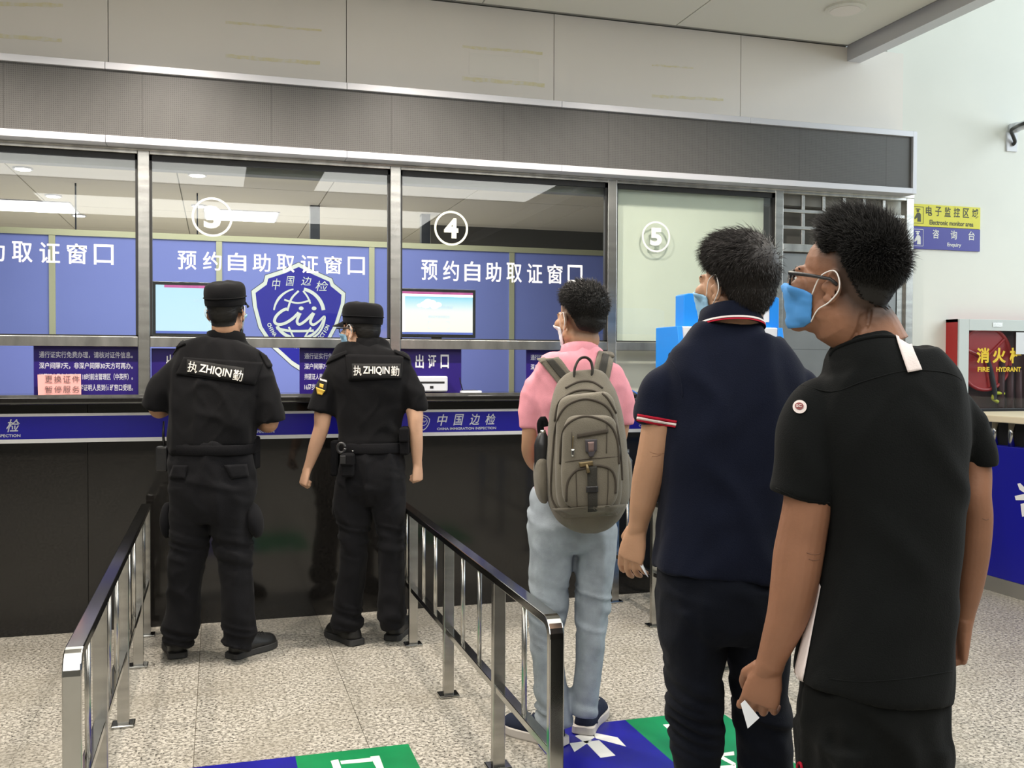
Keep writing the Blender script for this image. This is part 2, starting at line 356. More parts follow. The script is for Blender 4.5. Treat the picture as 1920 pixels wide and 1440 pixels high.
# lattice and steel door in the last bay
a, b = mull[4]+hw, mull[5]-hw; zl1 = onY(1480, 375, YG)[2]; zl0 = onY(1480, 458, YG)[2]; zd = onY(1480, 472, YG)[2]
# replace the glass of the last bay by a lattice: see below
# lattice and steel door in the last bay
a, b = mull[4]+hw, mull[5]-hw; zl1 = onY(1480, 375, YG)[2]; zd1 = onY(1480, 458, YG)[2]; zd = onY(1480, 473, YG)[2]
lt = thing('steel_lattice', ((a+b)/2, YG, zd), 'brushed steel bar lattice over the grey sheet metal door', 'lattice')
for k in range(6):
    x = a+(b-a)*(k+.5)/6-.02 if k else a+.14
    x = a+.155+k*.152
    if x < b-.02: bx(x-.011, x+.011, YG-.012, YG+.006, zd1, zT).build('upright_bar', STEEL, lt, bevel=.002)
for k in (1, 2):
    z = zT-(zT-zd1)*k/3; bx(a, b, YG-.02, YG-.002, z-.011, z+.011).build('cross_bar', STEEL, lt, bevel=.002)
bx(a, b, YG-.03, YG+.03, zd, zd1).build('bottom_rail', STEELH, lt, bevel=.003)
struct(bx(a, b, YG+.12, YG+.14, zd, zT+.02).build('trim_6', DARKW))
dr = struct(bx(a+.003, b-.06, YG-.004, YG+.016, .01, zd-.004).build('door_1', SHEETM, bevel=.003))
zj = onY(1480, 655, YG)[2]
bx(a+.003, b-.06, YG-.0075, YG-.004, .02, zj-.002).build('door_sheet', SHEETM, dr); bx(a+.003, b-.06, YG-.0075, YG-.004, zj+.002, zd-.01).build('door_sheet', SHEETM, dr)
struct(bx(b-.055, b, YG-.012, YG+.02, 0, zd).build('trim_7', STEEL))
# ---- counter
zsl = zS-.032
ct = thing('service_counter', (0, D, 0), 'long black polished granite service counter under the windows', 'counter')
xcl, xcr = -4.5, mull[4]-hw
k = xcl
while k < xcr:
    k2 = min(k+1.29, xcr); kk = k
    bx(k+.0015, k2-.0015, D, D+.03, .0, zsl-.001).build('granite_panel', GRAN, ct); k = k2
bx(xcl, xcr, D+.03, YG+.6, .0, zsl-.002).build('body', BLKP, ct)
k = xcl
while k < xcr:
    k2 = min(k+2.5, xcr); bx(k+.001, k2-.001, D-.11, YG+.6, zsl, zS).build('worktop_slab', GRAN, ct, bevel=.004); k = k2
bx(xcl, xcr, D-.114, D-.1105, zsl+.004, zsl+.010).build('edge_strip', CHROME, ct)
bx(xcl, xcr, YG-.04, YG-.025, zS, zS+.010).build('sill_strip', STEELH, ct)
zb1, zb0 = 1.118, .970
bn = bx(xcl, xcr, D-.0015, D-.0002, zb0, zb1).build('banner', BAN, ct)
bx(xcl, xcr, D-.0030, D-.0014, zb1-.014, zb1).build('white_edge', WLET, bn); bx(xcl, xcr, D-.0030, D-.0014, zb0, zb0+.020).build('white_edge', WLET, bn)
GLT = mat('light_grey_print', srgb(205, 208, 215), .5)
SHPTS = [(0, 1), (.30, .88), (.71, .70), (.76, .55), (1, .36), (.97, 0), (.84, -.42), (.62, -.80), (.35, -1.12), (0, -1.36), (-.35, -1.12), (-.62, -.80), (-.84, -.42), (-.97, 0), (-1, .36), (-.76, .55), (-.71, .70), (-.30, .88)]
def flatpoly(pts, Y, th, name, m, parent): return MB().prism([(x, Y, z) for x, z in pts], (0, -th, 0)).build(name, m, parent)
def stroke(mb, pts, w_, Y, th=.0015):
    pts = [np.array(p, float) for p in pts]; n = len(pts); L, R_ = [], []
    for i in range(n):
        t = nz(pts[min(i+1, n-1)]-pts[max(i-1, 0)]); q_ = np.array([-t[1], t[0]]); ww = (w_[i] if hasattr(w_, '__len__') else w_)/2
        L.append(pts[i]+q_*ww); R_.append(pts[i]-q_*ww)
    for i in range(n-1):
        mb.prism([(p[0], Y, p[1]) for p in (L[i], L[i+1], R_[i+1], R_[i])], (0, -th, 0))
def smooth_path(P, k=6):
    P = [np.array(p, float) for p in P]; out = []
    for i in range(len(P)-1):
        a_, b_, c_, d_ = P[max(i-1, 0)], P[i], P[i+1], P[min(i+2, len(P)-1)]
        for s_ in range(k):
            t = s_/k; out.append(.5*((2*b_)+(-a_+c_)*t+(2*a_-5*b_+4*c_-d_)*t*t+(-a_+3*b_-3*c_+d_)*t**3))
    out.append(P[-1]); return out
for xt in (1.53-2*1.235, 1.53-1.235, 1.53, 1.53+1.235):
    xs = xt-.345
    for i, c in enumerate('中国边检'):
        textat(c, (xs+i*.094, D-.0015, 1.027), (.062, 0, 0), (.0, 0, .064), (0, -1, 0), .0012, GLT, bn, 'character', .012, .25)
    textat('CHINA IMMIGRATION INSPECTION', (xs, D-.0015, 1.002), (.345, 0, 0), (0, 0, .014), (0, -1, 0), .0012, GLT, bn, 'lettering', .02)
    cx, cz, rr = xs-.078, 1.052, .038
    sh = flatpoly([(cx+x*rr, cz+z*rr) for x, z in SHPTS], D-.0014, .0010, 'crest', GLT, bn)
    flatpoly([(cx+x*rr*.88, cz+z*rr*.88) for x, z in SHPTS], D-.0024, .0008, 'crest_field', BAN, bn)
    mb = MB(); stroke(mb, [(cx+.022*math.cos(t), cz+.022*math.sin(t)) for t in np.linspace(0, 2*PI, 20)], .003, D-.0032)
    stroke(mb, [(cx-.010, cz+.006), (cx-.016, cz-.004), (cx-.006, cz-.006), (cx, cz+.004)], .003, D-.0034); stroke(mb, [(cx+.004, cz+.005), (cx+.002, cz-.006), (cx+.010, cz), (cx+.016, cz+.006)], .003, D-.0034)
    mb.build('crest_drawing', GLT, bn)
# ---- signs standing in the openings
YS = YG+.02
SGL = mat('sign_lettering', srgb(196, 196, 208), .5)
INFO = ['通行证实行免费办理，请核对证件信息。', '深户间隔7天，非深户间隔30天方可再办。', '持蓝证人员务必于当日18时前出管理区（中英街）。', '16周岁以下凭出生医学证明人员到值班窗口受理。']
wI = onY(258, 690, YS)[0]-onY(62, 690, YS)[0]
for xr_, wh in ((onY(259, 690, YS)[0], 'at the far left, pink paper leaning on it'), (onY(731, 690, YS)[0], 'in the opening under window three'), (onY(1135, 690, YS)[0], 'beside the man in pink, under window four')):
    xl_ = xr_-wI; z0, z1 = zS+.011, onY(150, 647, YS)[2]
    s = thing('notice_board', ((xl_+xr_)/2, YS, zS), 'purple notice board with four text lines, '+wh, 'sign')
    bx(xl_, xr_, YS, YS+.012, zS, z1).build('board', NAVYS, s, bevel=.001)
    hh = (z1-z0)
    for i, t in enumerate(INFO):
        zt_ = z1-hh*(.135+.222*i); textat(t, (xl_+.026, YS, zt_-hh*.13), (wI-.052, 0, 0), (0, 0, hh*.135), (0, -1, 0), .001, SGL, s, 'lettering', .012)
for k, (pl, pr_) in enumerate(((284, 398), (751, 865))):
    xl_, xr_ = onY(pl, 690, YS)[0], onY(pr_, 690, YS)[0]; xm = (xl_+xr_)/2; z1 = onY(pl, 653, YS)[2]
    s = thing('outlet_sign', (xm, YS, zS), ('dark purple outlet sign left of the seated screen in window three, behind the first guard', 'dark purple sign reading three large white characters, in the opening under window four')[k], 'sign')
    bx(xl_, xr_, YS, YS+.012, zS, z1).build('board', NAVYS, s, bevel=.001)
    chars('出证口', xl_+(xr_-xl_)*.24, xl_+(xr_-xl_)*.79, z1-(z1-zS)*.13, z1-(z1-zS)*.43, YS, WLET, s, .02, fill=.66)
    sb = thing('card_slot_box', ((xl_+xr_)/2, YS, zS+.04), ('white plastic card slot box on the sign hidden behind the first guard', 'white plastic card slot box fixed on the purple sign under window four')[k], 'card slot')
    x1_, x2_ = xl_+(xr_-xl_)*.24, xl_+(xr_-xl_)*.745; zz1 = zS+(z1-zS)*.40; zz0 = zS+(z1-zS)*.07
    bx(x1_, x2_, YS-.05, YS, zz0, zz1).build('casing', GLT, sb, bevel=.008)
    bx(x1_+.02, x2_-.02, YS-.052, YS-.049, zz1-.040, zz1-.030).build('slot', BLK, sb)
    bx(xm-.018, xm+.002, YS-.052, YS-.049, zz0+.018, zz0+.032).build('window_mark', BLKP, sb)
PINKP = mat('pink_paper', srgb(242, 176, 172), .8); PINKT = mat('paper_ink', srgb(110, 84, 84), .7)
xl_, xr_ = onY(71, 720, YG-.01)[0], onY(152, 720, YG-.01)[0]; z1 = onY(110, 702, YG-.01)[2]
s = thing('paper_notice', ((xl_+xr_)/2, YG-.01, zS+.01), 'pink paper notice with two lines of thin Chinese characters, on the far left sill', 'paper')
MB().obox(((xl_+xr_)/2, YG-.012, (zS+.010+z1)/2), (1, 0, .012), (0, 1, .04), (-.012, -.04, 1), (xr_-xl_)/2, .0007, (z1-zS-.01)/2).build('sheet', PINKP, s)
for t, f0, f1 in (('更换证件', .60, .94), ('暂停服务', .10, .44)):
    chars(t, xl_+.034, xr_-.006, zS+.01+(z1-zS-.01)*f1, zS+.01+(z1-zS-.01)*f0, YG-.0165, PINKT, s, 0, .0006, .82)
# card reader on the counter under window four
xl_, xr_ = onY(866, 740, YG-.03)[0], onY(905, 740, YG-.03)[0]
s = thing('card_reader', ((xl_+xr_)/2, YG, zS), 'small white card reader lying on the counter right of the purple sign', 'card reader')
bx(xl_, xr_, YG-.02, YG+.10, zS, zS+.022).build('casing', GLT, s, bevel=.007); bx(xl_+.008, xr_-.02, YG-.00, YG+.085, zS+.0218, zS+.025).build('pad', BLKP, s)
MB().tube(smooth_path([(xl_+.02, YG+.03, zS+.02), (xl_+.004, YG+.02, zS+.07), (xl_-.004, YG+.03, zS+.12), (xl_-.012, YG+.06, zS+.14)]), .003).build('cable', BLKP, s)
bx(mull[3]+hw, mull[4]-hw, YG+.11, YG+.13, zS, zS+.35).build('cabinet_back', mat('pale_panel', srgb(205, 205, 190), .6)); o = bpy.context.scene.objects['cabinet_back']; tag(o, 'pale back panel seen through the low opening of window five', 'panel')
# network cable at window five
pts = smooth_path([onY(1185, 732, YG-.03), onY(1200, 742, D-.13), onY(1212, 756, D-.14), onY(1218, 790, D-.05), onY(1220, 840, D-.02), onY(1221, 960, D-.02)])
pts = [p for p in pts]; o = MB().tube(pts, .0045, 8).build('network_cable', mat('blue_cable', srgb(52, 110, 200), .5), smooth=True); tag(o, 'blue network cable hanging over the counter edge beside window five', 'cable')
# ---- monitors behind the glass
def screenmat(grad):
    m = bpy.data.materials.new('screen'); m.use_nodes = True; nt = m.node_tree; b = nt.nodes['Principled BSDF']; b.inputs['Roughness'].default_value = .25; b.inputs['Base Color'].default_value = (.02, .02, .02, 1)
    tc = nt.nodes.new('ShaderNodeTexCoord'); sx = nt.nodes.new('ShaderNodeSeparateXYZ'); nt.links.new(tc.outputs['Generated'], sx.inputs[0])
    cr = nt.nodes.new('ShaderNodeValToRGB'); e = cr.color_ramp.elements; e[0].position = 0; e[0].color = grad[0][1]; e[1].position = grad[-1][0]; e[1].color = grad[-1][1]
    for p_, c_ in grad[1:-1]: x_ = e.new(p_); x_.color = c_
    nt.links.new(sx.outputs[2], cr.inputs[0]); nt.links.new(cr.outputs[0], b.inputs['Emission Color']); b.inputs['Emission Strength'].default_value = .85; return m
def flatem(n, c, s_=.8): return mat(n, c, .4, emit=s_)
SCR_A = screenmat([(0, srgb(196, 226, 240)), (1, srgb(186, 222, 240))]); SCR_B = screenmat([(0, srgb(248, 244, 226)), (.55, srgb(240, 242, 236)), (.82, srgb(170, 220, 236)), (1, srgb(70, 178, 216))])
TASK = flatem('task_bar', srgb(70, 84, 150)); TITL = flatem('title_bar', srgb(150, 70, 120)); INK = flatem('screen_ink', srgb(140, 160, 180)); CLOUD = flatem('screen_cloud', srgb(236, 244, 244)); SWH = flatem('screen_white', srgb(250, 248, 238))
for k, (x0, y0, x1, y1) in enumerate(((285, 527, 456, 631), (748.5, 540, 892, 637))):
    Ym = YG+.10; A = onY(x0, y0, Ym); zlo = onY(x0, y1, Ym)[2]; X1 = onY(x1, y0, Ym)[0]; X0, zhi = A[0], A[2]
    if k: zlo = onY(x0, 632, Ym)[2]
    bz = .018
    s = thing('computer_monitor', ((X0+X1)/2, Ym+.02, zlo), ('wide screen showing a pale blue page behind window three, partly hidden by the guard', 'wide screen with blue sky header and cream page behind window four')[k], 'monitor')
    bx(X0, X1, Ym, Ym+.035, zlo, zhi).build('bezel', BLKP, s, bevel=.003)
    sc_ = bx(X0+bz, X1-bz, Ym-.0015, Ym+.002, zlo+bz, zhi-bz).build('screen', (SCR_A, SCR_B)[k], s)
    W_, H_ = X1-X0-2*bz, zhi-zlo-2*bz; u = lambda a_: X0+bz+W_*a_; v = lambda a_: zlo+bz+H_*a_
    bx(u(0), u(1), Ym-.0025, Ym-.0012, v(0), v(.05)).build('task_bar', TASK, s); bx(u(.10 if k == 0 else 0), u(.62 if k == 0 else 1), Ym-.0025, Ym-.0012, v(.945), v(1)).build('title_bar', TITL, s)
    if k: 
        bx(u(0), u(1), Ym-.0022, Ym-.0012, v(.89), v(.945)).build('tool_bar', SWH, s); bx(u(0), u(.035), Ym-.0022, Ym-.0012, v(.05), v(.9)).build('page_edge', SWH, s)
        mb = MB()
        for cx_, cz_, r_ in ((.30, .72, .05), (.36, .76, .07), (.42, .75, .06), (.50, .70, .06), (.24, .68, .04), (.33, .68, .07), (.45, .67, .07)):
            mb.prism([(u(cx_)+r_*W_*.9*math.cos(t), Ym-.0016-cx_*.0006, v(cz_)+r_*W_*.6*math.sin(t)) for t in np.linspace(0, 2*PI, 15)[:-1]], (0, -.0003, 0))
        mb.build('cloud_picture', CLOUD, s)
        textat('欢迎使用自助预约系统', (u(.29), Ym-.0026, v(.60)), (W_*.42, 0, 0), (0, 0, H_*.075), (0, -1, 0), .0005, INK, s)
    c0 = .36 if k else .33
    textat('请把证件放到感应区', (u(c0 if k else .44), Ym-.0026, v(.385 if k else .66)), (W_*.31, 0, 0), (0, 0, H_*.06), (0, -1, 0), .0005, INK, s)
    mb = MB(); x_, y_, w2, h2 = (u(.36), v(.13), W_*.3, H_*.17) if k else (u(.44), v(.20), W_*.4, H_*.38)
    for sx_ in (0, 1):
        for sz_ in (0, 1):
            px_, pz_ = x_+sx_*w2, y_+sz_*h2; dx_ = (1-2*sx_)*.012
            stroke(mb, [(px_, pz_), (px_+dx_*1.6, pz_)], .0015, Ym-.0026, .0004); stroke(mb, [(px_, pz_), (px_, pz_+(1-2*sz_)*.012)], .0015, Ym-.0026, .0004)
    mb.build('frame_marks', INK, s)
    bx((X0+X1)/2-.05, (X0+X1)/2+.05, Ym-.07, Ym+.05, zlo-.05, zlo-.03).build('bracket', BLKP, s); bx((X0+X1)/2-.03, (X0+X1)/2+.03, Ym+.03, Ym+.05, zlo-.04, zlo+.1).build('mount', BLKP, s)
# ---- office behind the glass
YP = D+2.6
pxs = [-1.17+1.19*k for k in range(-1, 4)]+[]
pz = onY(412, 442, YP)[2]; ptw = .045
pt = thing('partition_screen', (0.6, YP, 0), 'blue office partition with metal posts and a large shield crest behind the windows', 'partition')
ends = [-3.55]+pxs+[3.59]
for x in pxs: bx(x-.022, x+.022, YP-.02, YP+.02, 0, pz-.045).build('post', PPOST, pt)
for a_, b_ in zip(ends[:-1], ends[1:]):
    bx(a_+.022, b_-.022, YP-.008, YP+.008, .1, pz-.045).build('panel', PART, pt)
bx(ends[0], ends[-1], YP-.025, YP+.025, pz-.045, pz).build('top_rail', PPOST, pt)
Yc = YP-.009
def U(x, y): p_ = onY(x, y, Yc); return (p_[0], p_[2])
def C5(x, y): return U(260+x/4.8, 460+y/4.8)
c0 = U(560, 588); k5 = (U(600, 588)[0]-c0[0])/40
outer = [(1440,155),(1570,225),(1740,300),(1755,345),(1860,430),(1853,520),(1790,720),(1700,890),(1600,1010),(1520,1080),(1450,1125),(1375,1078),(1290,1000),(1190,910),(1080,740),(1030,550),(1015,410),(1125,330),(1140,270),(1310,215)]
out = [C5(*p_) for p_ in outer]; ctr = np.mean(out, axis=0)
OUTL = mat('outline_black', srgb(30, 34, 60), .5)
flatpoly([tuple(ctr+(np.array(p_)-ctr)*1.012) for p_ in out], Yc, .001, 'crest_outline', OUTL, pt)
flatpoly(out, Yc-.001, .001, 'crest_border', SHW, pt)
flatpoly([tuple(ctr+(np.array(p_)-ctr)*.915) for p_ in out], Yc-.002, .001, 'crest_field', SHIELD, pt)
mb = MB(); Y3 = Yc-.003; Yt3 = Y3; g = (1440, 615); rg = 225
def arc(a0, a1, w_, r_=rg): stroke(mb, [C5(g[0]+r_*math.cos(math.radians(t)), g[1]-r_*math.sin(math.radians(t))) for t in np.linspace(a0, a1, 24)], w_, Y3)
u5 = k5/4.8
arc(8, 78, [u5*(34-.2*i) for i in range(24)]); arc(102, 172, [u5*(12+.9*i) if i < 12 else u5*(24-.9*(i-12)) for i in range(24)]); arc(-150, -108, u5*30); arc(-72, -12, [u5*(28-.7*i) for i in range(24)])
for P_, w_ in (([(1440,410),(1375,480),(1338,590)], 18), ([(1480,410),(1520,465),(1545,525)], 16), ([(1310,490),(1430,520),(1545,495)], 16), ([(1240,745),(1340,768),(1440,772),(1575,768)], 22), ([(1350,735),(1380,800),(1400,840)], 16), ([(1550,740),(1510,800),(1490,840)], 16),
    ([(1335,570),(1290,590),(1240,635),(1222,685),(1255,712),(1320,700),(1390,655),(1440,605)], 26), ([(1455,610),(1425,680),(1445,712),(1500,680),(1570,610)], 24), ([(1578,610),(1545,685),(1570,715),(1620,685),(1672,640),(1660,720),(1620,790),(1570,830)], [24]*3+[18]*5)):
    Y3 -= .00035; sp_ = smooth_path([C5(*p_) for p_ in P_]); w3 = np.interp(np.linspace(0, 1, len(sp_)), np.linspace(0, 1, len(w_)), w_)*u5 if hasattr(w_, '__len__') else u5*w_
    stroke(mb, sp_, w3, Y3-.0004)
for dx_ in (1462, 1578): mb.prism([(C5(dx_, 568)[0]+u5*22*math.cos(t), Y3, C5(dx_, 568)[1]+u5*18*math.sin(t)) for t in np.linspace(0, 2*PI, 13)[:-1]], (0, -.0015, 0))
mb.build('crest_globe_drawing', SHW, pt); Y3 = Yt3
for c_, (x0, y0, x1, y1) in zip('中国边检', ((1200,300,1275,400),(1325,280,1402,365),(1460,285,1555,360),(1592,322,1705,412))):
    A = C5(x0, y1); B = C5(x1, y0); textat(c_, (A[0], Y3, A[1]), (B[0]-A[0], 0, 0), (0, 0, B[1]-A[1]), (0, -1, 0), .0015, SHW, pt, 'character', .0, .2)
EN = 'CHINA IMMIGRATION INSPECTION'
for i, ch in enumerate(EN):
    if ch == ' ': continue
    a_ = math.radians(200+(338-200)*i/(len(EN)-1)); rr = k5*58; cc = np.array([c0[0]+rr*math.cos(a_), c0[1]+rr*1.08*math.sin(a_)])
    up_ = -np.array([math.cos(a_), math.sin(a_)]); ri_ = np.array([up_[1], -up_[0]]); hh = k5*7.5; ww = hh*(.25 if ch == 'I' else .72)
    O_ = cc-ri_*ww/2-up_*hh/2; textat(ch, (O_[0], Y3, O_[1]), (ri_[0]*ww, 0, ri_[1]*ww), (up_[0]*hh, 0, up_[1]*hh), (0, -1, 0), .0015, SHW, pt, 'letter', .03)
ic = struct(bx(-7, 7, D+.25, 14, 2.9, 2.95).build('ceiling_office', SEAM))
for i in range(-3, 4):
    for j in range(5): bx(-.3+i*1.24+.005, -.3+(i+1)*1.24-.005, D+.3+j*1.55+.005, D+.3+(j+1)*1.55-.005, 2.885, 2.90).build('ceiling_panel', BEIGE, ic)
struct(bx(-7, 7, 14, 14.1, 0, 2.95).build('wall_office_back', BEIGE))
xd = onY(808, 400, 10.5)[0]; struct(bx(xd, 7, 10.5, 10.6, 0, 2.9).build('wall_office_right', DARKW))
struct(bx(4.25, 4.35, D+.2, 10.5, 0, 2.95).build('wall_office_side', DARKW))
struct(bx(-7, 7, D+.3, 14, -.05, 0).build('floor_office', FLOORM)); struct(bx(-7, 4.3, YG-.02, D+.22, zb+.03, zb+.10).build('trim_8', SEAM))
LP = flatem('lamp_panel', srgb(255, 250, 238), 4.0); DLM = flatem('downlight_lens', srgb(255, 250, 240), 9.0)
for k, (xa, xb, ya, yb, l) in enumerate(((-2.7, -1.34, 10.1, 10.75, 'long glowing ceiling light panel seen through the far left window'), (-.1, .59, 10.1, 10.75, 'glowing ceiling light panel seen behind the number three'))):
    s = thing('ceiling_light', ((xa+xb)/2, (ya+yb)/2, 2.87), l, 'light'); bx(xa, xb, ya, yb, 2.868, 2.88).build('diffuser', LP, s); bx(xa-.02, xb+.02, ya-.02, yb+.02, 2.875, 2.886).build('frame', ALU, s)
for (x, y, l) in ((-1.44, 8.42, 'round downlight near the top of the far left window'), (-.145, 8.27, 'round downlight near the top of window three'), (-1.413, 9.72, 'round downlight above the long light panel'), (-1.35, 10.93, 'round downlight just right of the long light panel'), (-.16, 9.9, 'round downlight beside the number three')):
    s = thing('downlight', (x, y, 2.885), l, 'light'); r_ = .055
    MB().cyl((x, y, 2.872), (x, y, 2.886), r_+.018, 24).build('rim', ALU, s); MB().cyl((x, y, 2.868), (x, y, 2.874), r_, 24).build('lens', DLM, s)
DK = mat('dark_post_paint', srgb(40, 46, 54), .5)
for px_, w_, Y_, l in ((142, .012, 9.0, 'thin dark rod hanging behind the far left window'), (370, .012, 9.2, 'thin dark rod hanging behind the number three'), (590, .09, 9.6, 'dark square post rising behind the partition right of the number three'), (797, .09, 9.8, 'dark square post beside the brown wall behind window four')):
    x = onY(px_, 400, Y_)[0]; o = bx(x-w_/2, x+w_/2, Y_-w_/2, Y_+w_/2, 0, 2.885).build('post' if w_ > .05 else 'hanging_rod', DK); tag(o, l, 'post' if w_ > .05 else 'rod')
# ---- queue railings
def railing(X, ys, yend, ztop, label):
    s = thing('queue_railing', (X, (yend+ys[0])/2, 0), label, 'railing', 'stainless queue railings')
    w2 = .022; path = [(ys[0]-.0, ztop-.013)]+[(yend+.06, ztop-.013)]
    for t in np.linspace(0, PI/2, 7)[1:]: path.append((yend+.06-.045*math.sin(t), ztop-.013-.045*(1-math.cos(t))))
    path.append((yend+.015, .004)); rs = []
    for i, p_ in enumerate(path):
        a_ = np.array(path[max(i-1, 0)]); b_ = np.array(path[min(i+1, len(path)-1)]); t = nz(b_-a_); n_ = np.array([-t[1], t[0]])
        rs.append([(X+sx_*w2, p_[0]+n_[0]*q_, p_[1]+n_[1]*q_) for sx_, q_ in ((-1, -.013), (1, -.013), (1, .013), (-1, .013))])
    MB().rings(rs).build('top_rail', CHROME, s, bevel=.003)
    bx(X-.017, X+.017, yend+.03, ys[0], .266, .290).build('lower_rail', CHROME, s, bevel=.002)
    for y in ys:
        bx(X-.021, X+.021, y-.016, y+.016, .006, ztop-.026).build('post', STEEL, s, bevel=.002)
        p_ = bx(X-.042, X+.042, y-.035, y+.035, 0, .012).build('base_plate', CHROME, s, bevel=.004)
    bx(X-.042, X+.042, yend-.03, yend+.05, 0, .012).build('base_plate', CHROME, s, bevel=.004)
    al = list(ys)+[yend+.015]
    for a_, b_ in zip(al[:-1], al[1:]):
        n_ = 2 if abs(a_-b_) > .5 else 1
        if b_ == al[-1]: n_ = 1
        for k in range(n_):
            y = a_+(b_-a_)*(k+1)/(n_+1) ; MB().cyl((X, y, .289), (X, y, ztop-.024), .0085, 12).build('baluster', STEEL, s, smooth=True)
railing(-.342, [5.22, 4.70, 3.95, 3.20], 2.58, .668, 'stainless steel queue railing at the left, ending in a rounded front post')
railing(.915, [5.22, 4.69, 3.93, 3.18], 2.58, .662, 'stainless steel queue railing in the middle, right behind the second guard')
railing(2.20, [5.22, 4.68, 3.93, 3.18], 2.58, .662, 'stainless steel queue railing at the right, mostly hidden by the man in navy')
# ---- floor stickers
STB = mat('sticker_blue', srgb(22, 20, 140), .35, var=.2, vscale=6); STG = mat('sticker_green', srgb(10, 132, 76), .35, var=.2, vscale=6); STW = mat('sticker_white', srgb(222, 222, 218), .4)
def zp(lst): return [tuple(onZ(x, y, .0012)) for x, y in lst]
for k, (xa, l) in enumerate(((-.14, 'blue and green floor sticker with white characters, left lane'), (1.11, 'blue and green floor sticker under the feet of the man in pink'))):
    s = thing('floor_sticker', (xa+.4, 3.07, 0), l, 'sticker')
    bx(xa, xa+.4, 2.67, 3.47, 0, .0012).build('blue_square', STB, s); bx(xa+.4, xa+.8, 2.67, 3.47, 0, .0012).build('green_square', STG, s)
    if k == 0:
        P_ = [[(620,1427),(634,1424),(640,1441),(625,1441)], [(694,1419),(711,1417),(720,1441),(706,1441)], [(638,1427),(696,1421),(698,1428),(640,1433)]]
    else:
        P_ = [[(1068,1394),(1110,1388),(1077,1410)], [(1098,1392),(1123,1388),(1154,1417),(1126,1421)], [(1106,1374),(1118,1375),(1158,1383),(1174,1400),(1118,1385)], [(1078,1380),(1110,1372),(1116,1382),(1098,1394)], [(1243,1359),(1256,1358),(1349,1376),(1357,1383),(1342,1383),(1256,1371)], [(1345,1414),(1376,1409),(1377,1416),(1356,1418),(1380,1432),(1376,1436),(1346,1420)], [(1344,1437),(1380,1434),(1380,1441),(1344,1441)]]
    for p_ in P_: MB().prism(zp(p_), (0, 0, .0008)).build('character_stroke', STW, s)
# ---- kiosk
KB = mat('kiosk_blue', srgb(28, 132, 226), .35); KW = mat('kiosk_white', srgb(214, 216, 222), .4); KT = mat('kiosk_lettering', srgb(80, 140, 205), .5)
Yk = 4.70; kx0, kx1 = onY(1282, 580, Yk)[0], onY(1461, 580, Yk)[0]; kz1 = onY(1370, 552, Yk)[2]; kz0 = onY(1370, 614, Yk)[2]
s = thing('service_kiosk', ((kx0+kx1)/2, Yk+.1, 0), 'blue and white self service kiosk standing behind the man in navy', 'kiosk')
MB().prism([(kx0, Yk, kz0), (kx0, Yk, kz1-.008), (kx0+.03, Yk, kz1), (kx1-.06, Yk, kz1+.004), (kx1, Yk, kz1-.012), (kx1, Yk, kz0)], (0, .10, 0)).build('header', KB, s, bevel=.004)
lx0, lx1 = onY(1309, 590, Yk)[0], onY(1442, 590, Yk)[0]; lz1, lz0 = onY(1430, 569, Yk)[2], onY(1430, 604, Yk)[2]
lb = bx(lx0, lx1, Yk-.003, Yk, lz0, lz1).build('label_plate', KW, s, bevel=.0015)
textpx('终', 1397, 577, 1412, 596, Yk-.003, KT, lb, .03, name='character'); textpx('端', 1415, 577, 1433, 596, Yk-.003, KT, lb, .03, name='character')
wx0, wx1 = onY(1286, 640, Yk-.1)[0], onY(1466, 640, Yk-.1)[0]
bx(wx0, wx1, Yk-.06, Yk+.2, 1.0, kz0).build('screen_housing', KW, s, bevel=.006); bx(wx0+.06, wx1-.06, Yk-.063, Yk-.059, 1.08, kz0-.08).build('screen', BLKP, s)
for sx_, xx in ((-1, wx0), (1, wx1)):
    MB().prism([(xx, Yk-.06, kz0), (xx, Yk-.18, 1.0), (xx, Yk-.18, .95), (xx, Yk+.2, .95), (xx, Yk+.2, kz0)], (sx_*.03, 0, 0)).build('side_panel', KB, s, bevel=.003)
bx(wx0-.02, wx1+.02, Yk-.18, Yk+.2, .9, 1.0).build('shelf', KW, s, bevel=.006); bx(wx0+.02, wx1-.02, Yk-.05, Yk+.2, .06, .9).build('cabinet', KB, s, bevel=.006); bx(wx0, wx1, Yk-.08, Yk+.2, 0, .06).build('base', BLKP, s)
# ---- signs on the right wall
YW = YR; YEL = mat('sign_yellow', srgb(222, 216, 62), .5); SBL = mat('sign_blue', srgb(50, 48, 150), .4); BKI = mat('ink_dark', srgb(60, 62, 30), .5)
X0 = onY(1702, 420, YW-.012)[0]; X1 = onY(1838, 420, YW-.012)[0]; zt_ = onY(1800, 387, YW-.012)[2]; zm_ = onY(1800, 428, YW-.012)[2]; zb_ = onY(1800, 470, YW-.012)[2]
Yf = YW-.012
def fig(mb, cx, cz, h_):
    mb.prism([(cx+h_*x, Yf, cz+h_*z) for x, z in ((-.16,.40),(.16,.40),(.18,.34),(-.18,.34))], (0, -.001, 0))
    mb.prism([(cx+h_*.10*math.cos(t), Yf, cz+h_*(.25+.08*math.sin(t))) for t in np.linspace(0, 2*PI, 12)[:-1]], (0, -.001, 0))
    mb.prism([(cx+h_*x, Yf, cz+h_*z) for x, z in ((-.05,.15),(.12,.15),(.22,.05),(.24,-.42),(-.04,-.42),(-.02,-.15),(-.22,-.28),(-.26,-.20))], (0, -.001, 0))
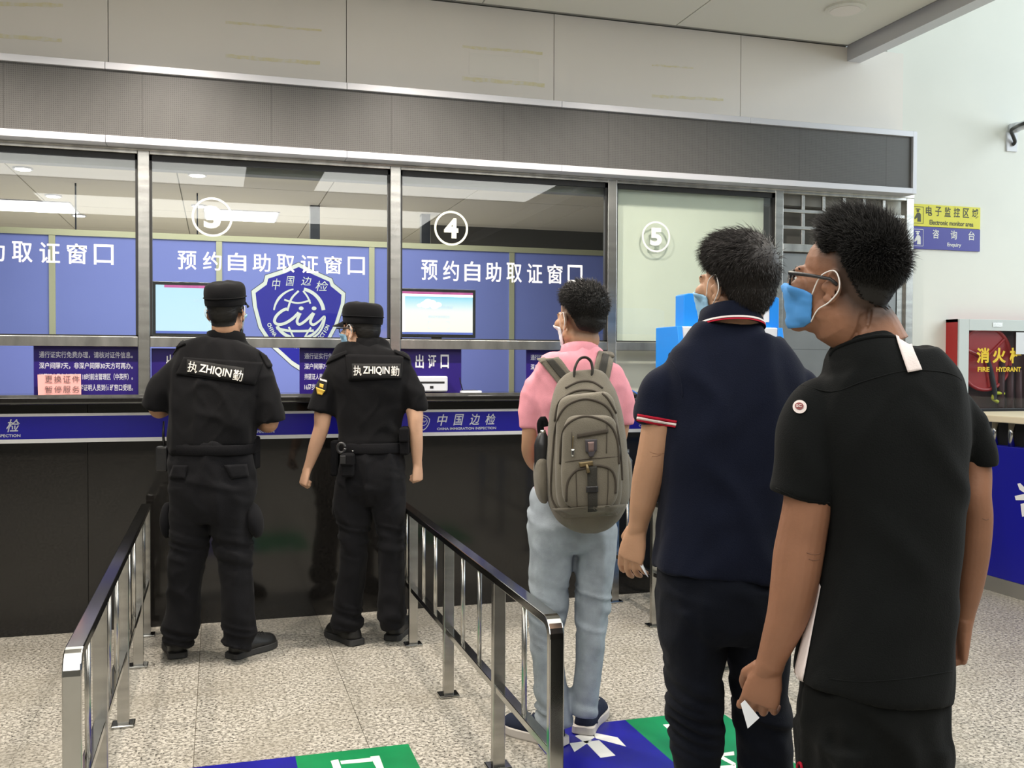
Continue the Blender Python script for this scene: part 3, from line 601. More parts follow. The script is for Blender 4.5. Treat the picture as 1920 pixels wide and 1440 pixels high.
for nm, za, zb_2, m_, ink, l, t1, x1a, x1b, h1, t2, x2a, x2b, h2 in (
    ('monitor_sign', zt_, zm_, YEL, BKI, 'yellow wall sign with dark Chinese characters and a small guard symbol', '电子监控区域', 1736, 1834, (389, 407), 'Electronic monitor area', 1743, 1825, (412, 421)),
    ('enquiry_sign', zm_-.002, zb_, SBL, WLET, 'blue wall sign reading Enquiry, right below the yellow sign', '咨询台', 1749, 1828, (432, 449), 'Enquiry', 1776, 1802, (455, 464))):
    s = thing(nm, ((X0+X1)/2, YW-.006, zb_2), l, 'sign'); bx(X0, X1, YW-.012, YW, zb_2, za).build('plate', m_, s, bevel=.001)
    ca = onY((x1a+x1b)/2, h1[0], Yf)[2]; cb = onY((x1a+x1b)/2, h1[1], Yf)[2]
    chars(t1, onY(x1a, 400, Yf)[0], onY(x1b, 400, Yf)[0], ca, cb, Yf, ink, s, .015, .001, .66 if len(t1) > 3 else .36)
    textpx(t2, x2a, h2[0], x2b, h2[1], Yf, ink, s, .02, .001)
    hq = za-zb_2; cx_ = onY(1721, 400, Yf)[0]; cz_ = (za+zb_2)/2; mb = MB(); fig(mb, cx_, cz_, hq*.72); e_ = hq*.37
    for P_ in ([(-1, -1), (1, -1)], [(1, -1), (1, 1)], [(1, 1), (-1, 1)], [(-1, 1), (-1, -1)]): stroke(mb, [(cx_+P_[0][0]*e_*.8, cz_+P_[0][1]*e_), (cx_+P_[1][0]*e_*.8, cz_+P_[1][1]*e_)], .003, Yf, .001)
    mb.build('symbol', ink, s)
# ---- fire hydrant cabinet
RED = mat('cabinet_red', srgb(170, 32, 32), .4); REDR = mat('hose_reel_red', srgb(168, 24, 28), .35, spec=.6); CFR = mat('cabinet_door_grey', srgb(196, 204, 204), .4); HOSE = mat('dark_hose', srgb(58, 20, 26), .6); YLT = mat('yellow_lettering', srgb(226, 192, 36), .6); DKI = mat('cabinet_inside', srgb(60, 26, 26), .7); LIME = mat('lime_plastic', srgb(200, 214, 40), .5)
Yh = YR-.12; hx0 = onY(1797, 660, Yh)[0]; hx1 = hx0+.78; hz1 = onY(1850, 599, Yh)[2]; hz0 = hz1-.74
s = thing('hydrant_cabinet', ((hx0+hx1)/2, YR-.06, hz0), 'red fire hydrant cabinet with grey door frame and glass, on the right wall', 'fire cabinet')
for q_ in ((hx0, hx0+.02, hz0, hz1), (hx1-.02, hx1, hz0, hz1), (hx0, hx1, hz1-.02, hz1), (hx0, hx1, hz0, hz0+.02)): bx(q_[0], q_[1], Yh+.015, YR, q_[2], q_[3]).build('case_side', RED, s)
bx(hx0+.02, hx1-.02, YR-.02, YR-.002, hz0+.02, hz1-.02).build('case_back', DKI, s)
fw = .085; gz1 = onY(1850, 620, Yh)[2]; gz0 = onY(1860, 766, Yh)[2]
bx(hx0+.004, hx0+fw, Yh, Yh+.015, hz0, hz1).build('door_stile', CFR, s, bevel=.002); bx(hx1-fw, hx1-.004, Yh, Yh+.015, hz0, hz1).build('door_stile', CFR, s, bevel=.002)
bx(hx0+fw, hx1-fw, Yh, Yh+.015, gz1, hz1).build('door_rail', CFR, s, bevel=.002); bx(hx0+fw, hx1-fw, Yh, Yh+.015, hz0, gz0).build('door_rail', BLKP, s, bevel=.002)
cx_ = onY(1845, 665, Yh+.06)[0]; cz_ = onY(1850, 672, Yh+.06)[2]
MB().tube([(cx_, Yh+.05, cz_), (cx_, Yh+.056, cz_), (cx_, Yh+.058, cz_)], [.215, .225, .225], 48, up=UP).build('reel_plate', REDR, s)
MB().tube([(cx_+.215*math.cos(t), Yh+.052, cz_+.215*math.sin(t)) for t in np.linspace(0, 2*PI, 49)], .014, 10, up=(0, 1, 0)).build('reel_rim', REDR, s, smooth=True)
for a_ in (40, 160, 280): MB().tube([(cx_, Yh+.048, cz_), (cx_+.20*math.cos(math.radians(a_)), Yh+.05, cz_+.20*math.sin(math.radians(a_)))], .012, 8, up=(0, 1, 0)).build('reel_spoke', REDR, s)
MB().tube(smooth_path([(cx_+.0, Yh+.04, cz_+.02), (cx_+.04, Yh+.035, cz_-.10), (cx_+.07, Yh+.035, cz_-.22), (cx_+.07, Yh+.04, cz_-.28)]), .016, 10).build('nozzle_arm', DK, s, smooth=True)
for k in range(3): MB().tube([(cx_+.14+.07*k, Yh+.05, cz_-.02-.03*k), (cx_+.13+.08*k, Yh+.05, hz0+.03)], .024, 10).build('hose', HOSE, s, smooth=True)
nx = onY(1873, 746, Yh+.03)[0]; nzz = onY(1873, 746, Yh+.03)[2]
MB().tube(smooth_path([(nx+.05, Yh+.04, nzz+.028), (nx-.02, Yh+.04, nzz+.03), (nx-.04, Yh+.04, nzz-.005), (nx-.0, Yh+.04, nzz-.028)]), .012, 10).build('hook', LIME, s, smooth=True)
gl = bx(hx0+fw-.005, hx1-fw+.005, Yh+.006, Yh+.010, gz0-.005, gz1+.005).build('glass', glassmat('cabinet_glass', (.92, .91, .91, 1), .45), s)
Yl = Yh+.0055
for c_, xa, xb in (('消', 1831, 1855), ('火', 1861, 1886), ('栓', 1893, 1917)): textpx(c_, xa, 652, xb, 681, Yl, YLT, gl, .035, name='character')
textpx('FIRE', 1833, 688, 1855, 697, Yl, YLT, gl, .03); textpx('HYDRANT', 1868, 688, 1914, 697, Yl, YLT, gl, .03)
px0, px1 = onY(1905, 640, Yh-.001)[0], onY(1905, 640, Yh)[0]+.12
o = bx(px0, px1, Yh-.003, Yh-.0005, onY(1905, 664, Yh)[2], onY(1905, 623, Yh)[2]).build('paper_tag', KW); tag(o, 'white paper tag stuck on the glass of the red fire cabinet', 'paper')
tg = onY(1870, 609, Yh); bx(tg[0]-.04, tg[0]+.04, Yh-.003, Yh, tg[2]-.015, tg[2]+.015).build('name_plate', STEEL, s)
# ---- desk on the right
DB = mat('desk_blue', srgb(16, 18, 140), .35); DS = mat('desk_slab', srgb(216, 204, 176), .45); DG = mat('desk_skirting', srgb(140, 138, 132), .4, metal=.5)
s = thing('enquiry_desk', (5.5, 4.4, 0), 'blue enquiry desk with beige top and grey skirting at the right edge', 'desk')
bx(4.53, 7, 2.9, 5.0, .09, .892).build('body', DB, s, bevel=.003); bx(4.525, 7.01, 2.89, 5.01, 0, .09).build('skirting', DG, s)
bx(4.60, 6.9, 2.97, 4.93, .892, 1.035).build('inner_box', BLK, s)
for k in range(7): MB().cyl((4.56, 4.87-k*.13, .89), (4.56, 4.87-k*.13, 1.04), .019, 14).build('baluster', CHROME, s, smooth=True)
bx(4.47, 7.05, 2.83, 5.20, 1.037, 1.078).build('desk_top', DS, s, bevel=.006)
mb = MB(); Xd = 4.529
for P_ in ([(1908,907),(1913,906),(1921,914),(1921,924),(1912,918)], [(1903,930),(1921,926),(1921,938),(1905,938)], [(1914,945),(1921,943),(1921,968),(1917,969),(1915,955)]):
    mb.prism([tuple(onX(x, y, Xd)) for x, y in P_], (-.002, 0, 0))
mb.build('white_mark', WLET, s)
# ---- wall bracket at the top right
a_ = onY(1893, 262, YR); s = thing('wall_bracket', (a_[0], YR-.05, a_[2]-.1), 'white wall bracket arm with black cable at the top right', 'bracket')
p0 = onY(1888, 248, YR-.01); p1 = onY(1907, 285, YR-.01)
bx(p0[0], p0[0]+.09, YR-.012, YR, p1[2], p0[2]).build('wall_plate', KW, s, bevel=.003)
MB().cyl((p0[0]+.05, YR-.05, p0[2]+.03), (p0[0]+.05, YR, p0[2]+.03), .035, 20).build('socket', KW, s, smooth=True)
e1 = onY(1925, 233, YR-.25); MB().tube([(p0[0]+.05, YR-.05, p0[2]+.03), e1, onY(1990, 215, YR-.4)], .03, 12).build('arm', KW, s, smooth=True)
MB().tube(smooth_path([onY(1898, 272, YR-.015), onY(1903, 266, YR-.03), onY(1899, 254, YR-.05), onY(1896, 245, YR-.07), onY(1903, 239, YR-.12), onY(1922, 231, YR-.28), onY(1990, 210, YR-.42)]), .012, 10).build('cable', BLKP, s, smooth=True)
# ================================================================ PEOPLE
def skinmat(name, col, stub):
    m = mat(name, col, .55, spec=.35, bump=.15, bscale=120, var=.10, vscale=14); nt = m.node_tree; b = nt.nodes['Principled BSDF']
    b.inputs['Subsurface Weight'].default_value = .06; b.inputs['Subsurface Radius'].default_value = (.01, .004, .002)
    at_ = nt.nodes.new('ShaderNodeAttribute'); at_.attribute_name = 'stubble'; mx = nt.nodes.new('ShaderNodeMix'); mx.data_type = 'RGBA'
    src = b.inputs['Base Color'].links[0].from_socket; nt.links.new(src, mx.inputs['A']); mx.inputs['B'].default_value = stub; nt.links.new(at_.outputs['Fac'], mx.inputs['Factor']); nt.links.new(mx.outputs['Result'], b.inputs['Base Color'])
    return m
HAIRC = (.010, .009, .008, 1)
SK1 = skinmat('skin_light', srgb(208, 166, 138), (.05, .035, .028, 1)); SK2 = skinmat('skin_tan', srgb(180, 139, 110), (.045, .03, .022, 1)); SK3 = skinmat('skin_brown', srgb(143, 101, 77), (.035, .022, .016, 1))
HR = mat('black_hair', HAIRC, .5, spec=.3); HR2 = mat('greying_hair', (.026, .022, .020, 1), .5, spec=.4)
def cloth(name, c, bump=.25, sheen=.0, var=.12): return mat(name, c, .92, spec=.15, bump=bump, bscale=350, sheen=sheen, var=var, vscale=18)
UNI = cloth('uniform_black', (.0042, .0042, .005, 1), sheen=.03); UNT = cloth('trouser_black', (.0062, .0062, .0075, 1), sheen=.03); PINK = cloth('pink_pique', srgb(222, 150, 162)); JEAN = cloth('pale_denim', srgb(158, 167, 175), var=.22); NAV = cloth('navy_pique', (.0048, .007, .018, 1), sheen=.03); NAVT = cloth('navy_trousers', (.0032, .0045, .009, 1), sheen=.02)
TEE = cloth('black_jersey', (.004, .0048, .0048, 1), sheen=.02); SHT = cloth('black_shorts', (.0028, .0034, .0032, 1), sheen=.02)
SHOE = mat('black_shoe', (.012, .012, .012, 1), .45); SOLE = mat('dark_sole', (.03, .03, .03, 1), .7); NSH = cloth('navy_canvas', (.022, .028, .05, 1)); WSOLE = mat('white_sole', srgb(196, 190, 184), .6)
BELT = mat('belt_webbing', (.005, .005, .006, 1), .85, spec=.12, bump=.4, bscale=300); MASKB = mat('mask_blue', srgb(150, 195, 225), .8, bump=.2, bscale=80); MASKC = mat('mask_bright_blue', srgb(70, 140, 205), .8); MASKW = mat('mask_white', srgb(222, 226, 232), .8); STRAP = mat('ear_loop', srgb(232, 228, 224), .7)
EYEW = mat('eye_white', srgb(230, 225, 220), .2); REDS = cloth('red_stripe', srgb(170, 30, 50)); WHS = cloth('white_stripe', srgb(228, 216, 212)); CARD = mat('white_card', srgb(225, 228, 232), .4)
def cat(P, k):
    P = [np.array(p, float) for p in P]; out = []
    for i in range(len(P)-1):
        a, b, c, d = P[max(i-1, 0)], P[i], P[i+1], P[min(i+2, len(P)-1)]
        for s in range(k):
            t = s/k; out.append(.5*((2*b)+(-a+c)*t+(2*a-5*b+4*c-d)*t*t+(-a+3*b-3*c+d)*t**3))
    out.append(P[-1]); return out
def limb(mb, nodes, k=5, n=24, e=2.0, grow=0., dgrow=None):
    """nodes: (world point, half width across the picture, half depth) swept as a closed body of elliptical sections"""
    arr = cat([np.r_[p, w_, d_] for p, w_, d_ in nodes], k); m = len(arr); rs = []; pa = None
    for i in range(m):
        t = nz(arr[min(i+1, m-1)][:3]-arr[max(i-1, 0)][:3])
        a = RH-t*np.dot(RH, t)
        a = nz(a); b = nz(np.cross(a, t)); w_, d_ = arr[i][3]+grow, arr[i][4]+(grow if dgrow is None else dgrow)
        rs.append([arr[i][:3]+a*w_*math.copysign(abs(math.cos(q))**(2/e), math.cos(q))+b*d_*math.copysign(abs(math.sin(q))**(2/e), math.sin(q)) for q in [j*2*PI/n for j in range(n)]])
    mb.rings(rs); return rs
def trunk(y_list, Z, e=2.3):
    """rows (y, left, right, half depth, depth offset) of the silhouette -> nodes"""
    out = []
    for r in y_list:
        y, l, r_, d = r[:4]; dz = r[4] if len(r) > 4 else 0
        out.append((at((l+r_)/2, y, Z+dz), (r_-l)/2/F*(Z+dz), d))
    return out
def arm(pts, Z):
    """(x, y, width px, depth offset[, depth ratio])"""
    return [(at(p[0], p[1], Z+p[3]), p[2]/2/F*(Z+p[3]), p[2]/2/F*(Z+p[3])*(p[4] if len(p) > 4 else 1.0)) for p in pts]
def skinned(name, mb, m, parent, voxel, sm=6, fold=None, dec=None, attr=None):
    org = wloc(parent); me = bpy.data.meshes.new('t'); me.from_pydata([tuple(np.array(p)-org) for p in mb.v], [], mb.f)
    o = bpy.data.objects.new('t', me); COL.objects.link(o)
    bm = bmesh.new(); bm.from_mesh(me); bmesh.ops.recalc_face_normals(bm, faces=bm.faces); bm.to_mesh(me); bm.free()
    r = o.modifiers.new('r', 'REMESH'); r.mode = 'VOXEL'; r.voxel_size = voxel
    s = o.modifiers.new('s', 'SMOOTH'); s.factor = .5; s.iterations = sm
    dg = bpy.context.evaluated_depsgraph_get(); nm = bpy.data.meshes.new_from_object(o.evaluated_get(dg)); bpy.data.objects.remove(o); bpy.data.meshes.remove(me)
    nm.name = name; nm.materials.clear(); nm.materials.append(m); n = len(nm.vertices)
    if fold:
        co_ = np.empty(n*3); nm.vertices.foreach_get('co', co_); co_ = co_.reshape(-1, 3); no = np.empty(n*3); nm.vertex_normals.foreach_get('vector', no); no = no.reshape(-1, 3)
        d = fold(co_+org, no); co_ += no*d[:, None]; nm.vertices.foreach_set('co', co_.ravel()); nm.update()
    nm.polygons.foreach_set('use_smooth', [True]*len(nm.polygons))
    if attr is not None:
        co_ = np.empty(n*3); nm.vertices.foreach_get('co', co_); v = attr(co_.reshape(-1, 3)+org)
        at_ = nm.attributes.new('stubble', 'FLOAT', 'POINT'); at_.data.foreach_set('value', v.astype(np.float32))
    o = bpy.data.objects.new(name, nm); COL.objects.link(o); o.parent = parent; o['org'] = [float(x) for x in org]; return o
def vnoise(P):
    """smooth value noise, vectorised"""
    Pi = np.floor(P).astype(np.int64); f = P-Pi; f = f*f*(3-2*f); out = 0
    def h(ix, iy, iz):
        q = (ix*374761393+iy*668265263+iz*2147483647) & 0xffffffff; q = ((q ^ (q >> 13))*1274126177) & 0xffffffff; return ((q ^ (q >> 16)) & 0xffff)/65535.*2-1
    for a in (0, 1):
        for b in (0, 1):
            for c in (0, 1):
                out = out+h(Pi[:, 0]+a, Pi[:, 1]+b, Pi[:, 2]+c)*(f[:, 0] if a else 1-f[:, 0])*(f[:, 1] if b else 1-f[:, 1])*(f[:, 2] if c else 1-f[:, 2])
    return out
def ridge(v, s=.35): return np.exp(-(v/s)**2)
def folds(amp, vert=(11, 2.2), diag=(7, 5), seed=0., zmin=None, amp2=None):
    """creases: vertical drape plus slanted pulls, deepening downward if zmin is given"""
    def f(P, N):
        u = P@RH; v = P@FH; z = P[:, 2]
        A = vnoise(np.c_[u*vert[0]+seed, v*vert[0]*.8, z*vert[1]+seed*3+u*.6]); B = vnoise(np.c_[(u+z)*diag[0]+seed*7, v*diag[0], (z-u)*diag[1]]); Cc = vnoise(np.c_[(u-z*.7)*diag[0]*1.7+5, v*9+seed, (z+u)*diag[1]*1.6])
        d = amp*(ridge(A)*.9-.45+ridge(B, .3)*.6-.25+ridge(Cc, .25)*.3-.1)
        if zmin: 
            w_ = np.clip(sum(a_*np.exp(-((z-z_)/s_)**2) for z_, s_, a_ in zmin), 0, 1.6); E_ = vnoise(np.c_[u*4+seed, v*5, z*34+u*9*math.copysign(1, seed-.5)]); d = d*(1-.3*np.clip(w_, 0, 1))+(amp2 or amp)*w_*(ridge(E_, .4)-.5)
        return d
    return f
# head ----------------------------------------------------------------
class Head:
    def __init__(s, px, py, Z, left, up=0, sc=1.0, tilt=0):
        a = math.radians(left); p = math.radians(up); t = math.radians(tilt)
        fwd = nz(FH*math.cos(a)-RH*math.sin(a)); rt = np.cross(fwd, UP); f2 = fwd*math.cos(p)+UP*math.sin(p); u2 = np.cross(rt, f2)
        rt, u2 = rt*math.cos(t)+u2*math.sin(t), u2*math.cos(t)-rt*math.sin(t)
        s.c = at(px, py, Z); s.A = np.array([rt, f2, u2]); s.s = sc
    def __call__(s, x, y, z): return s.c+s.s*(x*s.A[0]+y*s.A[1]+z*s.A[2])
    def inv(s, P): return ((P-s.c)@s.A.T)/s.s
    def ball(s, mb, c, r, n=20, m=13, A=None): mb.ball(s(*c), tuple(q*s.s for q in r), s.A if A is None else A, n, m)
    def build(s, mb):
        B = s.ball
        B(mb, (0, -.014, .036), (.077, .094, .084)); B(mb, (0, -.040, .0), (.066, .062, .07)); B(mb, (0, .026, -.022), (.064, .066, .082)); B(mb, (0, -.022, -.078), (.061, .062, .055)); B(mb, (0, .030, -.072), (.054, .055, .042)); B(mb, (0, .072, -.096), (.026, .022, .020)); B(mb, (0, .012, -.05), (.062, .05, .05))
        B(mb, (0, .080, .016), (.050, .016, .013)); B(mb, (0, .082, -.062), (.028, .016, .015)); B(mb, (0, .096, -.055), (.020, .008, .0055)); B(mb, (0, .095, -.066), (.018, .008, .006))
        for q in (-1, 1): B(mb, (q*.032, .0775, .006), (.017, .0115, .006)); B(mb, (q*.032, .0765, -.0145), (.016, .010, .005)); B(mb, (q*.042, .070, -.022), (.022, .022, .022)); B(mb, (q*.056, -.0, -.062), (.014, .03, .026))
        mb.tube([s(0, .085, .012), s(0, .099, -.008), s(0, .108, -.026), s(0, .100, -.036)], [.008*s.s, .009*s.s, .013*s.s, .010*s.s], 10)
        for q in (-1, 1):
            B(mb, (q*.010, .098, -.033), (.008, .008, .007))
            # ear: shell, rim and lobe
            ex = nz(s.A[0]*q*.35-s.A[1]*.94); rim = []
            for t in np.linspace(-2.3, 2.4, 12):
                rr = .0165+.004*math.cos(t); rim.append(s(q*.079, -.006, -.012)+s.s*(ex*rr*math.cos(t)*.95+s.A[2]*.031*math.sin(t)+s.A[1]*.002*math.sin(t)))
            mb.tube(rim, .0042*s.s, 8); mb.ball(s(q*.077, -.004, -.012), (.0035*s.s, .015*s.s, .026*s.s), np.array([np.cross(ex, s.A[2]), ex, s.A[2]]), 14, 9); mb.ball(s(q*.078, .002, -.038), (.005*s.s, .008*s.s, .009*s.s), s.A, 12, 8); B(mb, (q*.074, .010, -.014), (.008, .007, .011))
    def eyes(s, parent):
        for q in (-1, 1):
            mb = MB(); mb.ball(s(q*.032, .0755, -.004), .0122*s.s, None, 14, 9); mb.build('eye', EYEW, parent, smooth=True)
            mb = MB(); mb.ball(s(q*.033, .0840, -.004), .0054*s.s, None, 10, 7); mb.build('pupil', BLKP, parent, smooth=True)
            mb = MB(); mb.tube([s(q*.016, .0925, .018), s(q*.032, .088, .022), s(q*.048, .077, .018)], [.0025, .0035, .002], 6); mb.build('eyebrow', HR, parent, smooth=True)
    def lineZ(s, phi, hl):
        """hairline height for the angle from the face (0) to the nape (pi)"""
        a = np.abs(phi); return np.interp(a, [0, .55, .85, 1.15, 1.45, 1.6, 1.95, 2.3, PI], hl)
    def hair(s, parent, bvh, m, hl, thick, n, length, seed=1, spiky=.5, comb=(0, 0, 0), fade=.05, sidelen=.3, messy=.16, edge=.03, fine=.8):
        rnd = np.random.RandomState(seed); org = s(0, -.012, .02); nu, nv = 88, 56; P = np.zeros((nv, nu, 3)); ok = np.zeros((nv, nu), bool); TH = np.zeros((nv, nu)); low = -.115
        for j in range(nv):
            z_ = 1-(j+.5)/nv*1.78; th = math.acos(max(-1, min(1, z_)))
            for i in range(nu):
                ph = -PI+2*PI*i/nu; d = s.A[1]*math.cos(ph)*math.sin(th)+s.A[0]*math.sin(ph)*math.sin(th)+s.A[2]*math.cos(th)
                hit = bvh.ray_cast(Vector(org+d*.22*s.s), Vector(-d), .2*s.s)[0]; 
                if hit is None: hp = org+d*.09
                else: hp = np.array(hit)
                l = s.inv(hp); zz = s.lineZ(ph, hl); k = (l[2]-zz)/fade; ok[j, i] = k > edge; kk = max(0, min(1, k)); kk = kk*kk*(3-2*kk)
                top = max(0, min(1, (l[2]-.02)/.09)); th_ = thick[0]+(thick[1]-thick[0])*top; TH[j, i] = th_*kk
                P[j, i] = hp+d*(.0012+th_*kk+(rnd.rand()-.5)*.002*kk)*s.s
        vs = [tuple(p) for p in P.reshape(-1, 3)]; mb = MB(); fs = []
        top_i = len(vs); vs.append(tuple(P[0].mean(0)))
        for i in range(nu): fs.append((top_i, i, (i+1) % nu))
        for j in range(nv-1):
            for i in range(nu):
                i2 = (i+1) % nu
                if ok[j, i] and ok[j, i2] and ok[j+1, i] and ok[j+1, i2]: fs.append((j*nu+i, (j+1)*nu+i, (j+1)*nu+i2, j*nu+i2))
        mb.v = vs; mb.f = fs; 
        js, is_ = np.nonzero(ok); wgt = np.array([math.sin(math.acos(1-(j+.5)/nv*1.78)) for j in js])+.05; wgt /= wgt.sum(); pick = rnd.choice(len(js), n, p=wgt)
        cmb = comb[0]*s.A[0]+comb[1]*s.A[1]+comb[2]*s.A[2]
        for q in pick:
            j, i = js[q], is_[q]; fr = rnd.rand()
            p = P[j, i]*(1-fr)+P[j, (i+1) % nu]*fr; d = nz(p-org); l = s.inv(p); top = max(0, min(1, (l[2]-.0)/.10)); kk = min(1, TH[j, i]/max(thick[0], 1e-4)); L = length*(sidelen+(1-sidelen)*top)*(.55+.65*rnd.rand())*(.25+.75*kk)*s.s
            rv = rnd.randn(3)*messy; dd = nz(d*spiky+cmb*(.3+.7*top)+rv-s.A[2]*(1-top)*.75); p0 = p-d*.004; w_ = fine*(.0011+.0007*rnd.rand()); sx_ = nz(np.cross(dd, d+rv*.3))*w_; sy_ = nz(np.cross(dd, sx_))*w_*.6
            p1 = p0+dd*L*.55; p2 = p0+nz(dd-s.A[2]*.25+rv*.2)*L; k0 = len(mb.v)
            mb.v += [tuple(p0+sx_), tuple(p0-sx_*.5+sy_), tuple(p0-sx_*.5-sy_), tuple(p1+sx_*.7), tuple(p1-sx_*.35+sy_*.7), tuple(p1-sx_*.35-sy_*.7), tuple(p2)]
            mb.f += [(k0, k0+1, k0+4, k0+3), (k0+1, k0+2, k0+5, k0+4), (k0+2, k0, k0+3, k0+5), (k0+3, k0+4, k0+6), (k0+4, k0+5, k0+6), (k0+5, k0+3, k0+6)]
        return mb.build('hair', m, parent, smooth=True)
    def mask(s, parent, bvh, m, m2=None, zt=-.012, zb=-.112, loops=True, big=1.0):
        nu, nv = 26, 12; V = []
        for off in (.0035, .0065):
            for j in range(nv+1):
                for i in range(nu+1):
                    a = (i/nu-.5)*2*1.22; sh = abs(a)/1.22; z = zt+(zb-zt)*j/nv; z = z*(1-.42*sh**2)+(-.058)*.42*sh**2
                    d = s.A[0]*math.sin(a)+s.A[1]*math.cos(a); o_ = s(0, .01, z); hit = bvh.ray_cast(Vector(o_+d*.2), Vector(-d), .19)[0]
                    r_ = np.linalg.norm(np.array(hit)-o_) if hit is not None else .07
                    r_ = max(r_, float(np.interp(z, [-.115, -.088, -.06, -.03, -.008], [.080, .090, .100, .110, .098]))*big*s.s*max(.62, 1-.75*a*a+.12*a**4))
                    V.append(o_+d*(r_+off*s.s+.0007*math.sin(j*2.1)))
        n1 = (nu+1)*(nv+1); fs = []
        for j in range(nv):
            for i in range(nu):
                a = j*(nu+1)+i; fs += [(a, a+1, a+nu+2, a+nu+1), (n1+a, n1+a+nu+1, n1+a+nu+2, n1+a+1)]
        for i in range(nu): fs += [(i, n1+i, n1+i+1, i+1), (nv*(nu+1)+i, nv*(nu+1)+i+1, n1+nv*(nu+1)+i+1, n1+nv*(nu+1)+i)]
        for j in range(nv): a = j*(nu+1); b = a+nu; fs += [(a, a+nu+1, n1+a+nu+1, n1+a), (b, n1+b, n1+b+nu+1, b+nu+1)]
        mk = MB().add(V, fs).build('face_mask', m, parent, smooth=True)
        for q, i in ((-1, 0), (1, nu)):
            t_, b_ = V[n1+i], V[n1+nv*(nu+1)+i]; mb = MB()
            mb.tube(cat([t_, s(q*.080, .022, .006), s(q*.087, -.004, .022), s(q*.094, -.020, .008), s(q*.093, -.024, -.018), s(q*.084, -.006, -.045), s(q*.072, .016, -.062), b_], 4), .0014, 6, cap=True); mb.build('ear_loop', STRAP, mk, smooth=True)
        return mk
    def cap_(s, parent, m, brim=True):
        mb = MB(); R_ = [(.028, .086, .104), (.044, .089, .107), (.060, .0885, .108), (.064, .090, .110), (.088, .0905, .110), (.108, .088, .105), (.122, .080, .095), (.131, .062, .074), (.134, .03, .04)]; n = 40; rs = []
        for z, rx, ry in cat([np.array(r_) for r_ in R_], 3): rs.append([s(rx*math.cos(t), -.012+ry*math.sin(t), z+.006*math.sin(t)+.0015*math.sin(5*t)*(z > .08)) for t in [2*PI*k/n for k in range(n)]])
        c = mb.rings(rs).build('cap', m, parent, smooth=True)
        MB().tube([s(.0925*math.cos(t), -.012+.1115*math.sin(t), .064+.006*math.sin(t)) for t in np.linspace(0, 2*PI, 41)], .0022, 6).build('seam', m, c, smooth=True)
        if brim:
            V = []; nn = 20
            for h_ in (0, -.003):
                for j in range(5):
                    for i in range(nn+1):
                        a = PI/2+(i/nn-.5)*2*1.05; f = j/4; V.append(s(.091*math.cos(a)*(1+.02*f), -.012+.109*math.sin(a)+f*.085*max(0, math.cos((i/nn-.5)*PI))**.6, .040+h_-f*.016-.010*f*abs(i/nn-.5)*2))
            k = 5*(nn+1); fs = []
            for j in range(4):
                for i in range(nn): a = j*(nn+1)+i; fs += [(a, a+1, a+nn+2, a+nn+1), (k+a, k+a+nn+1, k+a+nn+2, k+a+1)]
            for i in range(nn): a = 4*(nn+1)+i; fs += [(a, a+1, k+a+1, k+a)]
            MB().add(V, fs).build('brim', m, c, smooth=True)
        return c
    def glasses(s, parent, m, wid=.070):
        mb = MB()
        for q in (-1, 1):
            mb.tube([s(q*(.034+.027*math.cos(t)),   .099-.010*abs(.034+.027*math.cos(t))/.06, -.004+.019*math.sin(t)) for t in np.linspace(0, 2*PI, 17)], .0024*s.s, 6)
            mb.tube([s(q*.061, .090, .004), s(q*.078, .088, .006), s(q*.084, .04, .006), s(q*.0845, .0, .004), s(q*.083, -.018, -.006)], [.003, .0042, .0035, .0035, .004], 8)
        mb.tube([s(-.008, .099, .0), s(.008, .099, .0)], .0022, 6); g = mb.build('glasses', m, parent, smooth=True)
        for q in (-1, 1): MB().tube([s(q*.034, .0955, -.004), s(q*.034, .0965, -.004)], [.026*s.s, .026*s.s], 16, rd=.018*s.s, up=s.A[0]).build('lens', GLASS, g)
        return g
